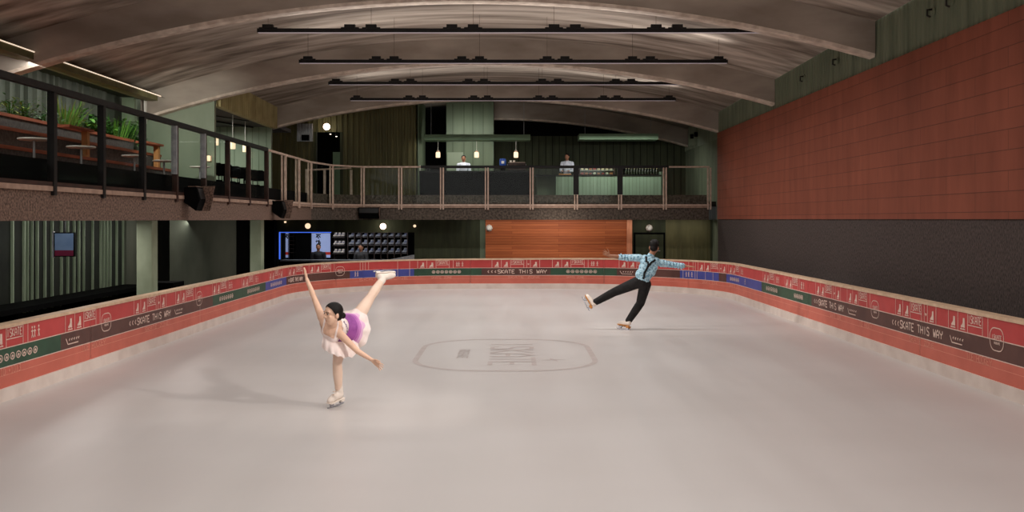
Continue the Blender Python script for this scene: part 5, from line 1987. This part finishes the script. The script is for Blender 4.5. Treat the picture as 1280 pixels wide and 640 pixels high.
for S_, E_, W_ in ((mS1, mE1, mW1), (mS2, mE2, mW2)):
    body.chain([(S_, 0.062), (E_, 0.043), (E_.lerp(W_, 0.3), 0.042), (W_, 0.028)])
for H_, K_, A_ in ((mH1, mK1, mA1), (mH2, mK2, mA2)):
    body.chain([(H_, 0.1), (K_, 0.062), (K_.lerp(A_, 0.35), 0.062), (A_, 0.042)])
hand(body, mW1, (mW1 - mE1) + V((-0.02, 0, 0.1)), (0.1, -0.9, 0.3), 1.05, 1, 0.06, 0.22, 0, 0.0095)
hand(body, mW2, (mW2 - mE2) + V((0.05, 0, 0.0)), (0, 0.1, -1), 1.05, 1, 0.05, 0.16, 0, 0.0095)
Rm, Tm = head(body, None, mh, (0.2, 0.96, -0.05), (0.1, 0, 1), 1.1)
person_m = body.mesh('person', ['skinM', 'lip_red', 'brow'], 0.0085, None, smooth_it=3, root=V((mA2.x, 19.0, 0)))
tag(person_m, 'person in pale blue patterned shirt, black braces and trousers skating with arms spread', 'person')
eyes(Tm, Rm, 1.1, person_m)
hb = Body()
hb.ell(Tm(0, -0.022, 0.045), (0.088, 0.1, 0.092), 0, Rm)
hb.ell(Tm(0, -0.065, -0.015), (0.074, 0.055, 0.062), 0, Rm)
hb.ell(Tm(0, 0.04, 0.1), (0.066, 0.06, 0.045), 0, Rm)
rr = random.Random(9)
for i in range(26):
    a, e = rr.uniform(0, 2 * PI), rr.uniform(0.2, 1.3)
    d = V((math.cos(a) * math.cos(e), math.sin(a) * math.cos(e), math.sin(e)))
    hb.cap(Tm(d.x * 0.07, -0.02 + d.y * 0.08, 0.045 + d.z * 0.075), 0.016, Tm(d.x * 0.094, -0.02 + d.y * 0.106 + 0.01, 0.045 + d.z * 0.1), 0.008, 0)
hb.mesh('hair', ['hair'], 0.008, person_m, smooth_it=2)
sh_ = Body()
sh_.chain([(mwa.lerp(mpe, 0.7), 0.142), (mwa, 0.126), (mch, 0.145)]); sh_.cap(mS1.lerp(mS2, 0.25), 0.09, mS1.lerp(mS2, 0.75), 0.09)
sh_.cap(mS1.lerp(mS2, 0.5), 0.08, mnk - V((0, 0, 0.01)), 0.066)
rr = random.Random(4)
for S_, E_, W_ in ((mS1, mE1, mW1), (mS2, mE2, mW2)):
    e2 = E_.lerp(W_, 0.15 if S_ is mS1 else 0.75)
    sh_.chain([(S_, 0.074), (S_.lerp(E_, 0.5), 0.066), (E_, 0.058), (e2, 0.052)])
    for i in range(7):       # folds
        c = S_.lerp(e2, (i + 0.5) / 7)
        sh_.ell(c + V((0, -0.02, rr.uniform(-0.02, 0.02))), (0.02, 0.055, 0.062), 0)
for i in range(6):
    c = mch.lerp(mwa, i / 5.5) + V((rr.uniform(-0.03, 0.03), -0.03, 0))
    sh_.cap(c + V((-0.06, 0, rr.uniform(-0.03, 0.03))), 0.1, c + V((0.06, 0, rr.uniform(-0.03, 0.03))), 0.1)
shirt = sh_.mesh('shirt', ['shirt'], 0.009, person_m, smooth_it=2)
tb = Body()
tb.chain([(mwa.lerp(mpe, 0.75), 0.138), (mpe, 0.14)])
tb.cap(mH1, 0.116, mH2, 0.116)
for H_, K_, A_ in ((mH1, mK1, mA1), (mH2, mK2, mA2)):
    tb.chain([(H_, 0.116), (H_.lerp(K_, 0.5), 0.1), (K_, 0.083), (K_.lerp(A_, 0.4), 0.078), (A_.lerp(K_, 0.02), 0.064)])
    for i in range(6):
        f_ = 0.9 + i * 0.17 if i < 3 else 1.55 + (i - 3) * 0.12
        c = H_.lerp(K_, f_) if f_ < 1 else K_.lerp(A_, f_ - 1)
        tb.ell(c, (0.066, 0.066, 0.03), 0, V((0, 0, 1)).rotation_difference((K_ - A_).normalized()).to_matrix())
tb.mesh('trousers', ['trouser'], 0.0095, person_m, smooth_it=2)
bv3 = BVHTree.FromPolygons([person_m.location + shirt.location + v.co for v in shirt.data.vertices], [tuple(p.vertices) for p in shirt.data.polygons])
yj = mp_(811, 334, -0.3)
ribbon([mp_(808.5, 318.5, -0.1), mp_(809, 323, -0.3), yj], 0.036, 0.008, bv3, 'suspender', 'strap', person_m)
ribbon([mp_(820.5, 323, -0.1), mp_(818, 326, -0.3), yj], 0.036, 0.008, bv3, 'suspender', 'strap', person_m)
ribbon([mp_(811, 332, -0.3), mp_(808, 339, -0.3), mp_(804.5, 348, -0.3)], 0.04, 0.008, bv3, 'suspender', 'strap', person_m)
figure_skate(mA1, (mK1 - mA1), (-0.35, 0.3, 0.75), person_m, 1.12, sole='sole', shaft=0.03, lace=False)
figure_skate(mA2, (mK2 - mA2) + V((-0.06, 0, 0.2)), (-0.72, 0.66, 0.0), person_m, 1.12, sole='sole', shaft=0.03, lace=False)


# ---- staff
def staff(label, x, y, zfloor, ztop, coat, facing, sit=False, arms='front', skin='skinM', lean=0.0):
    """simple standing or seated attendant; facing = yaw (0 looks to the lens)"""
    H = 1.7
    Rz = Matrix.Rotation(facing, 3, 'Z')
    base = V((x, y, zfloor))
    hipz = ztop - zfloor - 0.82
    T = lambda a, b, c: base + Rz @ V((a, b, c))
    z0 = ztop - zfloor - H            # shift so the crown sits at ztop
    hz = hipz
    bd = Body()
    bd.chain([(T(0, 0, hz), 0.125), (T(0, 0, hz + 0.2), 0.115), (T(0, -0.0, hz + 0.42), 0.13)])
    bd.cap(T(-0.1, 0, hz + 0.48), 0.075, T(0.1, 0, hz + 0.48), 0.075)
    bd.cap(T(0, 0, hz + 0.5), 0.065, T(0, -0.015, hz + 0.62), 0.05)
    arm = []
    for sx in (-1, 1):
        sh, el = T(sx * 0.185, 0, hz + 0.48), T(sx * 0.235, -0.03, hz + 0.2)
        wr = T(sx * 0.12, -0.25, hz + 0.18) if arms == 'front' else T(sx * 0.2, -0.2, hz + 0.08)
        bd.chain([(sh, 0.058), (el, 0.042), (wr, 0.028)])
        hand(bd, wr, wr - el, Rz @ V((0, 0, -1)), 0.95, -sx, 0.15, 0.1)
        arm.append((sh, el, wr))
        kn = T(sx * 0.1, -0.4, hz - 0.02) if sit else T(sx * 0.1, -0.02, hz * 0.52)
        an = T(sx * 0.1, -0.38, 0.1) if sit else T(sx * 0.1, 0.02, 0.09)
        bd.chain([(T(sx * 0.09, 0, hz - 0.03), 0.1), (kn, 0.065), (an, 0.045)])
        bd.chain([(an - V((0, 0, 0.04)), 0.045), (an + Rz @ V((0, -0.14, -0.055)), 0.035)])
    fw = Rz @ V((0.0, -1, -0.08))
    R, Th = head(bd, None, T(0, -0.025, hz + 0.715), fw, (0, 0, 1), 1.0)
    o = bd.mesh('person', [skin, 'lip_red', 'brow'], 0.011, None, smooth_it=2, root=base)
    tag(o, label, 'person')
    hb = Body()
    hb.ell(Th(0, -0.022, 0.045), (0.083, 0.094, 0.08), 0, R); hb.ell(Th(0, -0.06, -0.01), (0.07, 0.05, 0.055), 0, R)
    hb.mesh('hair', ['hair'], 0.009, o, cut=hairline(Th, R, 1.0), smooth_it=2)
    cb = Body()
    cb.chain([(T(0, 0, hz - 0.04), 0.145), (T(0, 0, hz + 0.2), 0.132), (T(0, 0, hz + 0.42), 0.145)])
    cb.cap(T(-0.1, 0, hz + 0.48), 0.085, T(0.1, 0, hz + 0.48), 0.085); cb.cap(T(0, 0, hz + 0.5), 0.075, T(0, -0.005, hz + 0.565), 0.06)
    for sh, el, wr in arm: cb.chain([(sh, 0.07), (el, 0.056), (el.lerp(wr, 0.75), 0.046)])
    cb.mesh('shirt', [coat], 0.011, o, smooth_it=2)
    pb = Body()
    for sx in (-1, 1):
        kn = T(sx * 0.1, -0.4, hz - 0.02) if sit else T(sx * 0.1, -0.02, hz * 0.52)
        an = T(sx * 0.1, -0.38, 0.14) if sit else T(sx * 0.1, 0.02, 0.12)
        pb.chain([(T(sx * 0.08, 0, hz - 0.03), 0.112), (kn, 0.078), (an, 0.06)])
    pb.cap(T(-0.07, 0, hz - 0.02), 0.115, T(0.07, 0, hz - 0.02), 0.115)
    pb.mesh('trousers', ['trouser'], 0.012, o, smooth_it=1)
    return o


def stool(label, x, y, z0, zs):
    t = thing('bar_stool', label, 'stool', (x, y, z0))
    b = MB(); b.lathe([(0, zs - 0.06), (0.17, zs - 0.06), (0.18, zs - 0.02), (0.16, zs), (0, zs)], (x, y, z0), 20); b.build('seat', 'black', t)
    for a in range(4):
        c, s_ = math.cos(a * PI / 2 + 0.78), math.sin(a * PI / 2 + 0.78)
        b = MB(); b.tube([(x + c * 0.1, y + s_ * 0.1, z0 + zs - 0.06), (x + c * 0.19, y + s_ * 0.19, z0)], 0.014, 8); b.build('leg', 'blackmetal', t)


p = W(579.5, 194.5, 36.7)
staff('person in a white shirt behind the black bar counter', p.x, p.y, F, p.z, 'coat_white', 0.1)
p = W(709, 192.5, 36.9)
staff('person in a white tunic standing behind the green counter', p.x, p.y, F, p.z, 'coat_white', -0.35)
p = W(398, 305.0, 34.35)
staff('person in black seated in front of the lettered screen at skate hire', p.x, p.y, -0.03, p.z, 'coat_black', 0.2, True)
p = W(451.5, 305.5, 34.35)
staff('person in a charcoal shirt seated in front of the skate pigeonholes', p.x, p.y, -0.03, p.z, 'tee_grey', -0.25, True)
for px, lb in ((398, 'black stool under the attendant in black'), (451.5, 'black stool under the attendant in the charcoal shirt')):
    pz = WZ(305.2, 34.35) + 0.03 - 0.82
    stool(lb, WX(px, 34.35), 34.42, -0.03, max(0.2, pz - 0.10))

# ------------------------------------------------------------------ light
w = bpy.data.worlds.new('world')
sc.world = w
w.use_nodes = True
w.node_tree.nodes['Background'].inputs[0].default_value = (1.0, 0.96, 0.94, 1)
w.node_tree.nodes['Background'].inputs[1].default_value = 0.9


def area(name, loc, rot, sx, sy, power, col=(1, 0.93, 0.87), spread=PI):
    l = bpy.data.lights.new(name, 'AREA')
    l.shape = 'RECTANGLE'; l.size = sx; l.size_y = sy; l.energy = power; l.color = col; l.spread = spread
    o = bpy.data.objects.new(name, l); COL.objects.link(o)
    o.location = loc; o.rotation_euler = rot
    return o


def spot(name, loc, target, power, ang, blend=0.5, col=(1, 0.94, 0.88), r=0.15):
    l = bpy.data.lights.new(name, 'SPOT')
    l.energy = power; l.spot_size = math.radians(ang); l.spot_blend = blend; l.color = col; l.shadow_soft_size = r
    o = bpy.data.objects.new(name, l); COL.objects.link(o)
    o.location = loc
    o.rotation_euler = (V(target) - V(loc)).to_track_quat('-Z', 'Y').to_euler()
    return o


def point(name, loc, power, col=(1, 0.9, 0.78), r=0.1):
    l = bpy.data.lights.new(name, 'POINT'); l.energy = power; l.color = col; l.shadow_soft_size = r
    o = bpy.data.objects.new(name, l); COL.objects.link(o); o.location = loc
    return o


for y in bar_y:
    area('bar_lamp', (0.03, y, EYE + 3.48), (0, 0, 0), 9.4, 0.06, 150, (1, 0.97, 0.95), math.radians(150))
    area('bar_uplamp', (0.03, y, EYE + 3.68), (PI, 0, 0), 9.4, 0.06, 30, (1, 0.96, 0.92))  # added upward fill on the vault, not a part of the bars
for y in (14.2, 9.5, 5.0, 0.5):
    area('bar_lamp_front', (0.0, y, EYE + 3.5), (0, 0, 0), 9.4, 0.12, 135, (1, 0.97, 0.95), math.radians(150))  # unseen fill overhead, added without fixtures to brighten the near rink
    area('bar_uplamp_front', (0.03, y, EYE + 3.6), (PI, 0, 0), 9.4, 0.1, 50, (1, 0.96, 0.92))  # unseen upward fill added for the near ribs, no fixture
spot('skater_spot', (5.3, 7.0, 5.0), (-1.8, 11.2, 0.9), 1500, 24, 0.8)
spot('skater_spot_far', (-5.2, 16.0, 4.6), (2.2, 19, 0.9), 1000, 24, 0.8)
# upper levels
area('terrace_lamp', (-8.75, 14, EYE + 2.85), (0, 0.35, 0), 0.2, 20, 170, (1, 0.98, 0.94))  # added fill brightening tiers and plants, no fitting there
area('cafe_lamp', (-9.3, 29.3, EYE + 2.85), (0, 0, 0), 2, 4, 150, (0.97, 1, 0.95))  # added fill over the cafe, separate from its pendants
spot('endwall_lamp', (-7.6, 22.4, EYE + 2.6), (-8.4, 25.6, EYE + 1.9), 170, 100, 1, (0.98, 1, 0.92))  # added spot fill to lift the pale end wall
area('bar_ceiling_lamp', (-1.3, 36.3, EYE + 2.8), (0, 0, 0), 3.2, 0.3, 22, (1, 0.98, 0.9))  # added fill behind the black counter, no ceiling fitting
area('sage_lamp', (-1.6, 36.4, EYE + 3.4), (math.radians(55), 0, 0), 2.0, 0.2, 14, (1, 1, 0.96))  # added fill that brightens the sage wall
area('service_lamp', (3.6, 34.7, EYE + 2.8), (math.radians(12), 0, 0), 3.4, 0.3, 70, (1, 1, 0.96))  # added fill for the green counter and its canopy
area('bar_front_lamp', (-1.4, 34.7, EYE + 2.72), (math.radians(15), 0, 0), 3.4, 0.3, 22, (1, 1, 0.96))  # added fill towards the front of the black counter
point('door_light', W(408.5, 158.5, OY - 0.45), 4)
area('lower_back_lamp', (2.5, 32.85, EYE - 0.08), (math.radians(25), 0, 0), 8.0, 0.08, 12, (1, 0.97, 0.9))  # added strip of fill under the balcony for the dark back wall
point('hire_light', W(479, 283, LY - 0.4), 5)
area('screen_light', (WX(400, 34.6), 34.3, 1.7), (0, 0, 0), 3.5, 0.3, 6, (0.8, 0.88, 1))
spot('timber_lamp', (1.5, 31.2, EYE - 0.1), (1.5, 33.2, 0.9), 60, 150, 1, (1, 0.9, 0.8))  # added spot fill washing the timber wall, no fitting
area('column_lamp', (-7.4, 17.0, EYE - 0.06), (0, 0, 0), 0.6, 3, 34)  # added fill for the nearer column
area('batten_lamp', (-8.5, 20, EYE - 0.08), (0, 0.9, 0), 0.1, 14, 60, (1, 1, 0.95))  # added fill so the battens stand out from the dark wall
spot('grey_wall_lamp', (-7.3, 24.0, EYE - 0.5), (-7.7, 26.2, 0.9), 22, 120, 1)  # added spot fill on the grey wall
area('hire_room_lamp', (WX(455, 34), 33.75, 1.98), (math.radians(30), 0, 0), 4.2, 0.1, 26, (0.95, 0.97, 1))  # added fill so the pigeonholes and skates can be seen
area('column_lamp_far', (-7.4, 22.6, EYE - 0.06), (0, 0, 0), 0.6, 2.4, 18)  # added fill under the balcony, towards the farther column

sc.view_settings.view_transform = 'Standard'
sc.view_settings.look = 'None'
sc.view_settings.exposure = 0.0
